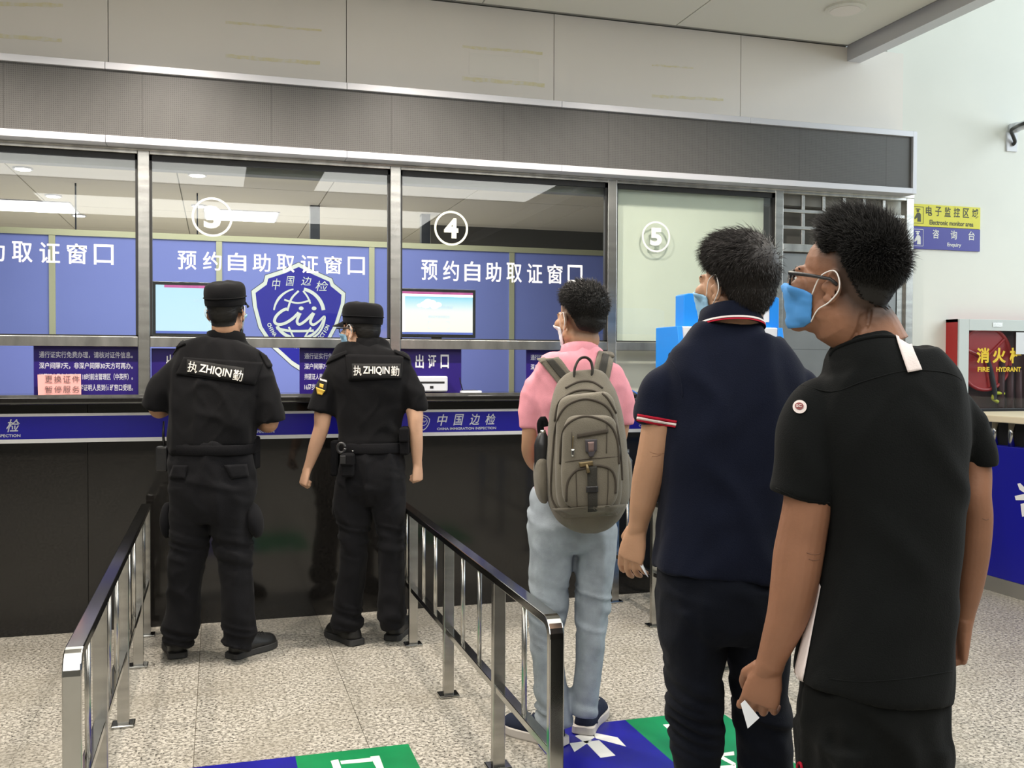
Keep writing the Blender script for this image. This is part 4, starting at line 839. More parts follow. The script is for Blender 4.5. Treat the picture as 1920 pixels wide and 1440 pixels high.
def hand(mb, W, d, back, thumb, curl=.6, s=1.0, tcurl=.4, spread=0):
    """W wrist, d towards the knuckles, back = normal of the back of the hand, thumb = side of the thumb (+1/-1 along d x back)"""
    d = nz(d); b = nz(back-d*np.dot(back, d)); l = np.cross(d, b)*thumb; T = []
    pal = [(W-d*.012*s, .027*s, .020*s), (W+d*.012*s, .029*s, .0185*s), (W+d*.040*s, .037*s, .0165*s), (W+d*.072*s, .041*s, .0140*s), (W+d*.088*s, .038*s, .0115*s)]
    rs = []
    for p, a_, b_ in pal: rs.append([p+l*a_*math.cos(q)+b*b_*math.sin(q) for q in [k*2*PI/16 for k in range(16)]])
    mb.rings(rs)
    tips = []
    for i, (of, L, r_) in enumerate(((.030, .074, .0088), (.010, .082, .0092), (-.010, .076, .0088), (-.028, .060, .0078))):
        p = W+d*(.078-.004*abs(i-1))*s+l*of*s; P_ = [p-d*.02*s, p+d*.008*s]; ang = 0; rr = [r_*s*1.05, r_*s*1.12]
        c_ = curl*(1+.08*i)
        for f_, k_ in ((.45, .85), (.31, 1.15), (.24, .75)):
            ang += c_*k_; dd = d*math.cos(ang)-b*math.sin(ang)+l*spread*(1.5-i)*.12; p = P_[-1]+nz(dd)*L*f_*s; P_.append(p); rr.append(r_*s*(1.0 if f_ > .4 else .93))
        rr[-1] *= .8; mb.tube(P_, rr, 10, up=b); mb.ball(P_[-1], rr[-1]*.98, None, 10, 7); tips.append(P_[-1])
    p = W+d*.012*s+l*.020*s-b*.004*s; P_ = [p]; dd = nz(d*.72+l*.55-b*.40); P_.append(P_[-1]+dd*.040*s); dd = nz(d*.95+l*(.25-.3*tcurl)-b*.5*(1+tcurl)); P_.append(P_[-1]+dd*.032*s); dd = nz(d*.9-l*.35*tcurl-b*.6*(1+tcurl)); P_.append(P_[-1]+dd*.026*s)
    mb.tube(P_, [.015*s, .0125*s, .0108*s, .0088*s], 10, up=b); mb.ball(P_[-1], .0088*s, None, 10, 7); return tips, P_[-1]
def shoe(parent, heel, toe, m_up, m_so, L=.28, wid=.050, sole=.028, high=.085):
    """low shoe: heel and toe are floor points"""
    heel = np.array([heel[0], heel[1], 0]); d = nz(np.array([toe[0], toe[1], 0])-heel); l = np.array([-d[1], d[0], 0]); prof = [(0, .55), (.03, .80), (.10, .86), (.25, .80), (.42, .82), (.60, 1.0), (.75, 1.05), (.88, .86), (.96, .55), (1.0, .20)]
    ol = cat([np.array([a*L, b*wid]) for a, b in prof], 3); poly = [heel+d*a+l*b for a, b in ol]+[heel+d*a-l*b for a, b in ol[::-1]]
    so = MB(); rs = []
    for z, g in ((0, .97), (.006, 1.03), (sole, 1.02), (sole+.003, .96)):
        c = heel+d*L*.5; rs.append([c+(p-c)*g*np.array([1, 1, 0])+UP*z for p in poly])
    so.rings(rs)
    mb = MB(); rs = []; hs = [(0.02, .30, .62), (.05, .62, .80), (.10, .80, 1.0), (.22, .84, 1.05), (.34, .80, 1.0), (.48, .84, .88), (.62, .93, .74), (.78, .98, .64), (.90, .80, .52), (.97, .45, .34)]
    for a, b, h_ in cat([np.array(x) for x in hs], 3): rs.append([heel+d*a*L+l*b*wid*math.cos(q)*(1-.25*max(0, math.sin(q)))+UP*(sole-.004+high*h_*max(0, math.sin(q))**.8) for q in [k*2*PI/20 for k in range(20)]])
    mb.rings(rs); s_ = mb.build('shoe', m_up, parent, smooth=True); so.build('sole', m_so, s_, smooth=False)
    lc = MB()
    for k in range(4): a = .50+.07*k; h_ = np.interp(a, [x[0] for x in hs], [x[2] for x in hs]); lc.tube([heel+d*a*L+l*t*wid*.38+UP*(sole+high*h_*(1-.18*abs(t))) for t in (-1, -.5, 0, .5, 1)], .0025, 6)
    lc.build('laces', m_so if m_so is WSOLE else m_up, s_, smooth=True); return s_
def bvh_of(o): return BVHTree.FromObject(o, bpy.context.evaluated_depsgraph_get()), np.array(wloc(o))
class Skin:                                   # lays cloth details on a garment
    def __init__(s, objs):
        dg = bpy.context.evaluated_depsgraph_get(); s.t = []
        for o in objs:
            me = o.data; org = wloc(o); s.t.append(BVHTree.FromPolygons([tuple(np.array(v.co)+org) for v in me.vertices], [tuple(p.vertices) for p in me.polygons]))
    def hit(s, x, y, off=.002, Zd=3.):
        d = ray(x, y); best = None
        for t in s.t:
            h = t.ray_cast(Vector(CAM), Vector(nz(d)))
            if h[0] is not None and (best is None or h[3] < best[1]): best = (h, h[3])
        if best is None:
            tgt = at(x, y, Zd); h = s.t[0].find_nearest(Vector(tgt)); p, n = np.array(h[0]), np.array(h[1]); return p+n*off, n
        p, n = np.array(best[0][0]), np.array(best[0][1]); n = n if n@d < 0 else -n; return p+nz(n-nz(d)*.6)*off, n
    def patch(s, A, B, C, D_, name, m, parent, th=.002, off=.0015, nu=14, nv=8, Zd=3.):
        """a cloth patch over the picture quad A(top left) B(top right) C(bottom right) D(bottom left)"""
        V, W_ = [], []
        for j in range(nv+1):
            for i in range(nu+1):
                u, v = i/nu, j/nv; x = (A[0]*(1-u)+B[0]*u)*(1-v)+(D_[0]*(1-u)+C[0]*u)*v; y = (A[1]*(1-u)+B[1]*u)*(1-v)+(D_[1]*(1-u)+C[1]*u)*v
                p, n = s.hit(x, y, off, Zd); V.append(p); W_.append(p+nz(n-nz(ray(x, y))*.5)*th)
        k = len(V); fs = []
        for j in range(nv):
            for i in range(nu): a = j*(nu+1)+i; fs += [(a, a+nu+1, a+nu+2, a+1), (k+a, k+a+1, k+a+nu+2, k+a+nu+1)]
        for i in range(nu):
            for a, b in ((i, i+1), (nv*(nu+1)+i+1, nv*(nu+1)+i)): fs.append((a, b, k+b, k+a))
        for j in range(nv):
            for a, b in (((j+1)*(nu+1), j*(nu+1)), (j*(nu+1)+nu, (j+1)*(nu+1)+nu)): fs.append((a, b, k+b, k+a))
        return MB().add(V+W_, fs).build(name, m, parent, smooth=True)
    def cord(s, pts, r, name, m, parent, off=.001, k=6, flat=None, Zd=3.):
        P = cat([np.array(p, float) for p in pts], k); Q = [s.hit(x, y, off, Zd)[0] for x, y in P]
        Q = [Q[0]]+[(Q[i-1]+Q[i]*2+Q[i+1])/4 for i in range(1, len(Q)-1)]+[Q[-1]]
        return MB().tube(Q, r, 6).build(name, m, parent, smooth=True)
    def letters(s, body, O, ex, ey, m, parent, th=.0015, off=.005, bold=.02, Zd=3., name='lettering'):
        v, f = textmesh(body, bold); P = [np.array(O)+a*np.array(ex)+b*np.array(ey) for a, b in v]; V, W_ = [], []
        # hit a coarse grid first, then interpolate for smooth lettering
        n = 12; G = [[s.hit(*(np.array(O)+i/n*np.array(ex)+j/2*np.array(ey)), off, Zd)[0] for i in range(n+1)] for j in range(3)]
        for a, b in v:
            i = min(int(a*n), n-1); fa = a*n-i; j = min(int(b*2), 1); fb = b*2-j
            p = (G[j][i]*(1-fa)+G[j][i+1]*fa)*(1-fb)+(G[j+1][i]*(1-fa)+G[j+1][i+1]*fa)*fb; V.append(p); W_.append(p-nz(p-CAM)*th)
        k = len(V); return MB().add(V+W_, [x[::-1] for x in f]+[tuple(i+k for i in x) for x in f]).build(name, m, parent)
def collar(parent, mtl, P, w_, d_, h_, th=.006, tilt=0, name='collar', open_=False):
    """standing collar band around the neck: P centre of its lower rim"""
    n = 40; rs = []
    for z, g in ((0, 1.10), (h_*.5, 1.03), (h_, .97), (h_+.002, .97-th/w_), (h_*.5, 1.0-th/w_), (0, 1.07-th/w_)):
        rs.append([P+RH*w_*g*math.cos(t)+FH*d_*g*math.sin(t)+UP*(z-tilt*math.sin(t)) for t in [2*PI*k/n for k in range(n)]])
    rs.append(rs[0]); mb = MB(); mb.rings(rs, cap=False); return mb.build(name, mtl, parent, smooth=True)
def person(feet, label):
    b = (np.array(feet[0])+np.array(feet[1]))/2; return thing('person', (b[0], b[1], 0), label, 'person')
def rowsgrow(rows, g): return [(r[0], r[1]+g, r[2]-g)+tuple(r[3:]) for r in rows]
def build_person(label, feet, toes, Z, hd, neck, torso, arms, sleeves, legs, hips, hands, skin, shirtm, trm, vox, bv, tfold, lfold, stub=None, shoes=(SHOE, SOLE, .028, .085), hip_e=2.3, core=.018, sh_e=2.4, footL=.28):
    p = person(feet, label); H_ = Head(*hd)
    mb = MB(); H_.build(mb)
    limb(mb, [(n[0], n[1], n[2]) for n in neck(H_)], 5, 24)
    limb(mb, [(a-UP*.026, b-core, c-core) for a, b, c in trunk(torso, Z)], 4, 28)
    for a in arms:
        q = arm(a, Z); e_ = q[-1]; q.append((e_[0]+nz(e_[0]-q[-2][0])*.022, e_[1]*.98, e_[2]*.72)); limb(mb, q, 5, 20)
    for W, h in hands:
        hand(mb, W, *h)
    body = skinned('body', mb, skin, p, bv, 3, attr=(lambda P: stub(H_.inv(P))) if stub else None)
    H_.eyes(p)
    mb = MB(); limb(mb, trunk(torso, Z), 5, 36, e=sh_e)
    for s_ in sleeves: limb(mb, arm(s_, Z), 5, 24)
    shirt = skinned('shirt', mb, shirtm, p, vox, 8, tfold)
    mb = MB(); limb(mb, trunk(hips, Z), 4, 36, e=hip_e)
    for l in legs: limb(mb, trunk(l, Z), 5, 28, e=2.2)
    tr = skinned('trousers', mb, trm, p, vox, 7, lfold)
    for f, t in zip(feet, toes): shoe(p, f, t, *shoes[:2], L=footL, sole=shoes[2], high=shoes[3])
    return p, H_, body, shirt, tr
def nk(px, py, Z, w_, d_, px2, py2, Z2, w2, d2): return lambda H_: [(H_(0, -.012, -.03), w_*.95, d_*.95), (H_(0, -.020, -.075), w_, d_), (at(px, py, Z), w_, d_), (at(px2, py2, Z2), w2, d2)]
GL = lambda x, y: onZ(x, y)
# ---------------- guard one (at window three)
Z = 4.53
f1, f2 = onZ(334, 1236), onZ(432, 1237)
torso = [(628, 396, 448, .07, .10), (640, 380, 462, .085, .10), (652, 348, 488, .10, .09), (668, 326, 502, .112, .07), (695, 318, 506, .125, .05), (730, 318, 500, .130, .03), (770, 319, 488, .125, .01), (805, 316, 481, .125, 0), (828, 312, 478, .13, 0), (842, 318, 474, .125, 0)]
slL = [(352, 674, 42, .05, 1.2), (333, 694, 50, .04, 1.15), (316, 720, 57, .03, 1.1), (302, 748, 60, .03, 1.1), (297, 766, 60, .035, 1.1)]
slR = [(470, 674, 42, .05, 1.2), (484, 697, 50, .04, 1.15), (495, 732, 55, .03, 1.1), (504, 768, 58, .03, 1.1), (508, 793, 58, .03, 1.1)]
aL = [(350, 680, 30, .05), (324, 712, 38, .03), (298, 750, 36, .02), (297, 768, 33, .05), (310, 764, 30, .14), (335, 752, 26, .25), (350, 742, 22, .36)]
aR = [(472, 680, 30, .05), (490, 720, 38, .03), (503, 770, 36, .02), (505, 794, 33, .04), (493, 792, 30, .14), (470, 775, 26, .26), (450, 752, 22, .38)]
hips = [(826, 320, 474, .125), (845, 322, 472, .13), (875, 318, 476, .138), (915, 317, 478, .142), (950, 318, 474, .135), (978, 322, 470, .11)]
legL = [(930, 318, 396, .115), (975, 318, 397, .11), (1010, 320, 391, .10), (1060, 317, 380, .095), (1110, 314, 374, .09), (1150, 311, 372, .09), (1178, 306, 370, .09), (1196, 309, 362, .085), (1206, 311, 356, .08)]
legR = [(930, 394, 474, .115), (975, 396, 472, .11), (1010, 402, 472, .10), (1060, 412, 474, .095), (1110, 415, 476, .09), (1150, 417, 477, .09), (1178, 418, 479, .09), (1196, 417, 478, .085), (1210, 420, 470, .08)]
wz = [(.52, .10, .9), (.08, .09, 1.4), (.82, .05, .5)]
hL, hR = at(352, 740, Z+.38), at(448, 750, Z+.40)
p1, H1, bo1, sh1, tr1 = build_person('guard in black uniform at window three, back turned, looking at the screen', (f1, f2), (f1+FH*.26-RH*.12, f2+FH*.24+RH*.15), Z,
    (425, 583, 4.60, -6, 6, 1.02), nk(424, 625, 4.62, .064, .066, 424, 655, 4.62, .075, .07), torso, [aL, aR], [slL, slR], [legL, legR], hips,
    [(hL, (nz(FH+RH*.2-UP*.1), UP, 1, .5)), (hR, (nz(FH-RH*.3-UP*.1), UP, -1, .5))], SK2, UNI, UNT, .009, .005, folds(.011, seed=1.3, vert=(9, 2)), folds(.010, seed=2.1, zmin=wz, amp2=.016))
b_, _ = bvh_of(bo1); t_ = BVHTree.FromPolygons([tuple(np.array(v.co)+wloc(bo1)) for v in bo1.data.vertices], [tuple(p.vertices) for p in bo1.data.polygons])
H1.hair(p1, t_, HR, [.07, .06, .03, .0, -.01, .0, -.045, -.082, -.088], (.003, .008), 3000, .016, 3, .6, fade=.03); H1.cap_(p1, UNI)
H1.mask(p1, t_, MASKB)
collar(sh1, UNI, at(424, 650, 4.62), .090, .088, .062, tilt=.016)
S = Skin([sh1]); yoke = S.patch((345, 670), (492, 680), (478, 722), (330, 702), 'back_yoke', UNI, sh1, .004, .003, 20, 8, Z)
Sy = Skin([sh1, yoke]); pt1 = Sy.patch((351, 674), (458, 690), (456, 716), (350, 700), 'name_patch', BLKP if 0 else mat('patch_black', (.006, .006, .006, 1), .9), sh1, .003, .001, 16, 5, Z)
Sp = Skin([sh1, yoke, pt1]); CHW = mat('embroidery_white', srgb(220, 214, 204), .8)
def backtext(S_, x0, y0, x1, y1, h_, par, Zd):
    d = np.array([x1-x0, y1-y0]); L = np.linalg.norm(d); u = d/L; up_ = np.array([u[1], -u[0]])*h_*1.0
    for a_, b_, t in ((0, .175, '执'), (.21, .79, 'ZHIQIN'), (.825, 1.0, '勤')):
        k_ = .88 if len(t) > 1 else 1.0
        S_.letters(t, np.array([x0, y0])+d*a_-up_*(.5*k_), d*(b_-a_), up_*k_, CHW, par, .0015, .0045, .02 if len(t) > 1 else .004, Zd)
backtext(Sp, 353, 687, 455, 706, 20, sh1, Z)
S.patch((322, 652), (345, 640), (349, 646), (316, 662), 'shoulder_strap', UNI, sh1, .006, .003, 8, 3, Z); S.patch((484, 658), (498, 668), (510, 688), (500, 690), 'shoulder_strap', UNI, sh1, .006, .003, 6, 6, Z)
ST = Skin([tr1, sh1])
def belt(rows, Zz, par, m=BELT, g=.006, nm='belt'):
    rs = [];
    for y, l, r_, d in rows:
        c = at((l+r_)/2, y, Zz); hw_ = (r_-l)/2/F*Zz+g
        rs.append([c+RH*hw_*math.copysign(abs(math.cos(t))**.87, math.cos(t))+FH*(d+g)*math.copysign(abs(math.sin(t))**.87, math.sin(t)) for t in [2*PI*k/40 for k in range(40)]])
    return MB().rings(rs).build(nm, m, par, smooth=True)
belt([(831, 321, 476, .128), (833, 320, 477, .132), (848, 322, 475, .134), (850, 323, 474, .13)], Z, p1)
ST.patch((326, 872), (352, 872), (348, 898), (318, 895), 'pocket_flap', UNT, tr1, .005, .003, 6, 5, Z); ST.patch((420, 872), (462, 870), (466, 893), (434, 898), 'pocket_flap', UNT, tr1, .005, .003, 6, 5, Z)
def pouch(par, x0, y0, x1, y1, Zz, dz, dep, m, nm, flap=True):
    A = at(x0, y0, Zz+dz); B = at(x1, y1, Zz+dz); c = (A+B)/2; w2, h2 = abs(x1-x0)/2/F*Zz, abs(y1-y0)/2/F*Zz
    o = MB().obox(c, RH, FH, UP, w2, dep, h2).build(nm, m, par, bevel=.010)
    if flap: MB().obox(c+UP*h2*.45-FH*dep*.2, RH, FH, UP, w2*1.06, dep*1.06, h2*.5).build('flap', m, o, bevel=.008)
    return o
mb = MB(); mb.ball(at(478, 975, Z-.0), (.036, .07, .085), np.array([nz(RH+UP*.2), FH, nz(UP-RH*.2)])); mb.build('cargo_pocket', UNT, tr1, smooth=True)
mb = MB(); mb.ball(at(314, 975, Z-.0), (.028, .07, .085), np.array([RH, FH, UP])); mb.build('cargo_pocket', UNT, tr1, smooth=True)
r_ = pouch(p1, 294, 836, 316, 884, Z, .03, .022, BLKP, 'radio', False); MB().tube([at(308, 838, Z+.03), at(306, 815, Z+.03), at(307, 790, Z+.03)], [.007, .006, .004], 10).build('antenna', BLKP, r_, smooth=True)
pouch(p1, 470, 818, 484, 880, Z, .06, .05, BELT, 'belt_pouch')
# ---------------- guard two
Z = 4.82
f1, f2 = onZ(671, 1211), onZ(734, 1203)
torso = [(636, 664, 716, .065, .03), (650, 652, 732, .08, .03), (662, 628, 752, .10, .02), (680, 614, 768, .115, .01), (705, 616, 770, .125, .0), (740, 626, 765, .125), (780, 630, 758, .12), (812, 636, 754, .12), (826, 634, 756, .125), (838, 640, 750, .12)]
slL = [(648, 684, 40, .02, 1.2), (633, 702, 47, .01, 1.15), (619, 728, 52, 0, 1.1), (606, 757, 56, -.01, 1.1), (601, 775, 58, -.015, 1.1)]
slR = [(742, 684, 40, .02, 1.2), (755, 704, 46, .01, 1.15), (767, 732, 50, 0, 1.1), (778, 758, 48, 0, 1.1), (779, 770, 46, 0, 1.1)]
aL = [(646, 688, 28, .02), (622, 724, 34, .0), (607, 770, 34, -.02), (603, 800, 29, -.02), (592, 835, 26, .0), (583, 862, 20, .02), (577, 878, 17, .03)]
aR = [(744, 688, 28, .02), (764, 728, 34, 0), (777, 770, 32, -.02), (779, 800, 27, -.02), (781, 835, 24, .0), (782, 860, 19, .02), (782, 872, 17, .03)]
hips = [(828, 642, 752, .12), (848, 640, 754, .13), (878, 634, 758, .138), (905, 630, 760, .138), (925, 630, 760, .125), (945, 640, 752, .09)]
legL = [(905, 630, 700, .11), (945, 627, 697, .108), (985, 634, 693, .10), (1030, 640, 687, .092), (1080, 636, 683, .088), (1120, 630, 680, .088), (1150, 628, 678, .09), (1168, 624, 678, .088), (1180, 628, 674, .08)]
legR = [(905, 692, 758, .11), (945, 698, 758, .105), (985, 704, 758, .096), (1030, 708, 758, .09), (1080, 710, 759, .086), (1120, 711, 760, .086), (1150, 711, 761, .088), (1166, 711, 761, .086), (1178, 716, 758, .08)]
wL, wR = at(577, 877, Z+.03), at(783, 868, Z+.03)
p2, H2, bo2, sh2, tr2 = build_person('guard in black uniform with cap, glasses and mask, head turned left, fists at his sides', (f1, f2), (f1+FH*.20-RH*.17, f2+FH*.26+RH*.05), Z,
    (677, 618, 4.83, 55, 0, 1.0), nk(686, 640, 4.83, .057, .060, 692, 662, 4.84, .07, .07), torso, [aL, aR], [slL, slR], [legL, legR], hips,
    [(wL, (nz(-UP*.9-RH*.25-FH*.05), nz(-RH*.8-FH*.55), 1, 1.35)), (wR, (nz(-UP), nz(RH*.8-FH*.5), -1, 1.35))], SK1, UNI, UNT, .009, .0045, folds(.011, seed=4.3, vert=(8, 2.4)), folds(.010, seed=5.1, zmin=wz, amp2=.015))
def tree(o): return BVHTree.FromPolygons([tuple(np.array(v.co)+wloc(o)) for v in o.data.vertices], [tuple(p.vertices) for p in o.data.polygons])
t_ = tree(bo2); H2.hair(p2, t_, HR, [.07, .06, .04, .0, .01, -.01, -.05, -.078, -.085], (.003, .008), 2600, .014, 5, .5, fade=.03); H2.cap_(p2, UNI); H2.mask(p2, t_, MASKB); H2.glasses(p2, BLKP)
collar(sh2, UNI, at(689, 655, 4.83), .076, .078, .045, tilt=.012)
S = Skin([sh2]); yoke = S.patch((648, 664), (756, 668), (752, 710), (654, 714), 'back_yoke', UNI, sh2, .004, .003, 20, 8, Z); Sy = Skin([sh2, yoke])
pt2 = Sy.patch((660, 682), (751, 682), (751, 709), (660, 710), 'name_patch', bpy.data.materials['patch_black'], sh2, .003, .001, 16, 5, Z); backtext(Skin([sh2, yoke, pt2]), 663, 695, 748, 696, 18.5, sh2, Z)
S.patch((614, 672), (650, 658), (652, 664), (610, 684), 'shoulder_strap', UNI, sh2, .006, .003, 8, 3, Z); S.patch((738, 656), (765, 668), (768, 676), (740, 662), 'shoulder_strap', UNI, sh2, .006, .003, 6, 3, Z)
YEB = mat('badge_gold', srgb(214, 176, 70), .6)
bd = S.patch((594, 708), (615, 714), (611, 736), (591, 730), 'sleeve_badge', bpy.data.materials['patch_black'], sh2, .002, .003, 6, 6, Z); Sb = Skin([sh2, bd]); Sb.patch((598, 709), (613, 713), (613, 717), (598, 713), 'badge_band', CHW, sh2, .001, .002, 5, 2, Z); Sb.patch((593, 726), (610, 732), (604, 741), (595, 739), 'badge_gold', YEB, sh2, .001, .002, 5, 4, Z); Sb.patch((600, 719), (607, 721), (606, 728), (599, 726), 'badge_mark', YEB, sh2, .001, .002, 4, 4, Z)
belt([(828, 638, 754, .122), (830, 637, 755, .126), (845, 637, 756, .132), (847, 638, 755, .13)], Z, p2)
g1 = pouch(p2, 641, 850, 664, 893, Z, -.145, .028, BELT, 'belt_pouch'); g2 = pouch(p2, 621, 826, 636, 892, Z, -.04, .03, BELT, 'baton_holder', False); g3 = pouch(p2, 751, 800, 768, 852, Z, -.03, .05, BELT, 'radio_pouch')
g4 = MB().tube([at(640+7*math.cos(t), 840+9*math.sin(t), Z-.15) for t in np.linspace(0, 2*PI, 17)], .008, 8).build('belt_ring', BLKP, p2, smooth=True)
MB().obox(at(643, 862, Z-.178), RH, FH, UP, .014, .006, .02).build('buckle', BLKP, p2, bevel=.003); MB().ball(at(661, 846, Z-.14), .006).build('stud', CHROME, p2, smooth=True)
mb = MB(); mb.ball(at(634, 955, Z), (.03, .06, .05), np.array([RH, FH, UP])); mb.build('cargo_pocket', UNT, tr2, smooth=True)
# ---------------- man in pink
Z = 3.55
f1, f2 = onZ(1056, 1401), onZ(1092, 1379)
torso = [(650, 1056, 1118, .06, .0), (662, 1040, 1136, .08), (676, 1016, 1156, .10), (695, 1002, 1168, .11), (725, 998, 1172, .12), (770, 1002, 1168, .12), (830, 1004, 1160, .115), (890, 1000, 1156, .115), (925, 999, 1157, .12), (940, 1000, 1156, .12)]
slL = [(1030, 696, 36, 0, 1.2), (1014, 716, 46, 0, 1.2), (1000, 750, 54, 0, 1.15), (996, 785, 50, .0, 1.1), (996, 803, 48, .0, 1.1)]
slR = [(1142, 698, 36, 0, 1.2), (1154, 720, 46, 0, 1.15), (1165, 760, 46, 0, 1.1), (1167, 785, 42, 0, 1.1), (1168, 797, 40, 0, 1.1)]
aL = [(1032, 702, 24, 0), (1006, 740, 38, 0), (997, 790, 34, -.01), (994, 825, 32, .0), (994, 848, 31, .04), (1004, 868, 29, .12), (1020, 878, 24, .24), (1034, 880, 20, .32)]
aR = [(1142, 704, 24, 0), (1162, 740, 36, 0), (1166, 790, 30, 0), (1160, 825, 28, .02), (1150, 850, 28, .10), (1130, 862, 24, .22), (1116, 866, 20, .32)]
hips = [(920, 1000, 1155, .115), (945, 994, 1157, .125), (980, 990, 1157, .138), (1010, 990, 1156, .135), (1030, 996, 1152, .11)]
legL = [(985, 990, 1078, .12), (1030, 992, 1076, .115), (1080, 993, 1070, .105), (1130, 994, 1064, .095), (1180, 990, 1060, .088), (1240, 996, 1061, .082), (1300, 1001, 1066, .078), (1340, 1005, 1070, .075), (1362, 1008, 1072, .07)]
legR = [(985, 1074, 1157, .12), (1030, 1078, 1155, .115), (1080, 1078, 1150, .105), (1130, 1079, 1144, .095), (1180, 1077, 1137, .086), (1240, 1077, 1131, .080), (1290, 1072, 1124, .075), (1318, 1070, 1121, .072), (1334, 1071, 1118, .07)]
def pinkstub(l): 
    ph = np.arctan2(l[:, 0], l[:, 1]); hz = np.interp(np.abs(ph), [0, .6, 1.0, 1.3, 1.7, 2.2, PI], [.07, .06, .03, .005, -.03, -.085, -.095]); return np.clip((l[:, 2]-hz)/.05, 0, .75)*(np.linalg.norm(l, axis=1) < .18)
p3, H3, bo3, sh3, tr3 = build_person('man in pink polo shirt and pale jeans wearing a grey backpack', (f1, f2), (f1+FH*.17-RH*.2, f2+FH*.24+RH*.08), Z,
    (1088, 598, 3.56, 35, 2, .96), nk(1087, 636, 3.56, .052, .056, 1087, 666, 3.56, .06, .06), torso, [aL, aR], [slL, slR], [legL, legR], hips,
    [(at(1034, 880, Z+.32), (nz(FH+RH*.4), UP, 1, .9)), (at(1116, 866, Z+.32), (nz(FH-RH*.4), UP, -1, .9))], SK2, PINK, JEAN, .0075, .0042, folds(.008, seed=7.7, vert=(11, 2.5)), folds(.008, seed=8.8, zmin=[(.50, .10, 1), (.10, .08, 1.3), (.83, .05, .9)], amp2=.013), stub=pinkstub, shoes=(NSH, WSOLE, .030, .075))
t_ = tree(bo3); H3.hair(p3, t_, HR, [.088, .075, .055, .035, .035, .03, -.01, -.055, -.068], (.007, .022), 8000, .030, 7, .65, comb=(-.2, .5, .1), fade=.05, sidelen=.35, messy=.2, edge=.3); H3.mask(p3, t_, MASKW, zt=-.022, zb=-.118, big=.9)
collar(sh3, PINK, at(1087, 668, 3.555), .069, .074, .036, tilt=.016)
for c_, w_ in (((996, 803), 24), ((1168, 797), 20)):
    pass
# backpack, worn: a thing of its own
BPM = mat('backpack_canvas', srgb(108, 102, 89), .9, bump=.4, bscale=300, var=.15, vscale=12, sheen=.1); BPD = mat('backpack_piping', srgb(62, 55, 46), .85); BPB = mat('backpack_webbing', srgb(44, 42, 36), .8, bump=.4, bscale=250); ZIP = mat('antique_brass', srgb(120, 106, 78), .4, metal=.8)
Zb = Z-.20
bp_ = thing('backpack', at(1100, 972, Z-.16), 'grey green canvas backpack worn on the back of the man in pink', 'backpack')
rows = [(704, 1062, 1128, .03, .05), (712, 1050, 1142, .05, .04), (735, 1038, 1154, .07, .03), (775, 1030, 1166, .085, .01), (830, 1026, 1174, .10, .0), (880, 1023, 1178, .11, -.005), (930, 1026, 1178, .11, -.005), (955, 1036, 1172, .10, 0), (968, 1052, 1158, .08, .01), (973, 1070, 1140, .05, .02)]
mb = MB(); limb(mb, trunk(rows, Z-.22), 5, 36, e=2.6); bag = skinned('main_compartment', mb, BPM, bp_, .007, 5, folds(.0025, seed=3.3))
rows = [(738, 1064, 1134, .02), (750, 1050, 1150, .03), (785, 1044, 1158, .04), (850, 1042, 1164, .05), (920, 1042, 1166, .05), (950, 1050, 1160, .045), (960, 1062, 1148, .03)]
mb = MB(); limb(mb, trunk(rows, Z-.325), 5, 32, e=3.2); mid = skinned('middle_pocket', mb, BPM, bp_, .007, 5, folds(.002, seed=5.3))
rows = [(778, 1074, 1140, .012), (786, 1062, 1152, .025), (810, 1054, 1160, .032), (860, 1052, 1162, .036), (920, 1052, 1160, .036), (944, 1060, 1152, .03), (952, 1072, 1140, .02)]
mb = MB(); limb(mb, trunk(rows, Z-.378), 5, 32, e=3.4); fr_ = skinned('front_pocket', mb, BPM, bp_, .007, 5, folds(.002, seed=6.3))
for q, xx in ((-1, 1015), (1, 1172)):
    rows = [(858, xx-9, xx+12, .05), (872, xx-13, xx+14, .062), (900, xx-14, xx+14, .07), (925, xx-10, xx+14, .065), (942, xx-0, xx+12, .05)] if q < 0 else [(850, xx-12, xx+4, .05), (868, xx-13, xx+11, .062), (895, xx-14, xx+13, .07), (925, xx-14, xx+9, .065), (948, xx-12, xx+2, .05)]
    mb = MB(); limb(mb, trunk(rows, Z-.20), 5, 24, e=2.2); skinned('side_pocket', mb, BPM, bp_, .007, 4, folds(.003, seed=9.3+q))
SB = Skin([bag, mid, fr_])
for pts in ([(1052, 962), (1034, 930), (1036, 860), (1042, 800), (1058, 765), (1085, 750), (1112, 750), (1140, 765), (1156, 800), (1164, 860), (1166, 900)], [(1040, 790), (1048, 755), (1075, 735), (1105, 732), (1135, 742), (1155, 775)], [(1050, 870), (1052, 830), (1060, 800), (1085, 783), (1115, 783), (1145, 798), (1158, 830), (1160, 870)], [(1062, 940), (1064, 905), (1078, 884), (1095, 878), (1120, 873), (1145, 880), (1154, 900), (1154, 925)], [(1060, 728), (1085, 716), (1110, 716), (1130, 728)]): SB.cord(pts, .0042, 'zipper', BPD, bag, .001)
for pts in ([(1052, 868), (1090, 862), (1160, 856)], [(1080, 880), (1081, 920), (1082, 950)], [(1140, 876), (1140, 915), (1138, 948)], [(1072, 810), (1072, 845)], [(1138, 790), (1137, 850)]): SB.cord(pts, .0015, 'seam', BPD, bag, .001)
SB.patch((1082, 814), (1140, 804), (1140, 811), (1082, 821), 'zip_garage', BPD, bag, .004, .002, 12, 3); SB.cord([(1075, 818), (1074, 835), (1074, 845)], .0018, 'zip_pull', ZIP, bag, .006); SB.patch((1071, 842), (1077, 842), (1076, 856), (1072, 856), 'zip_tag', CHROME, bag, .003, .006, 3, 4)
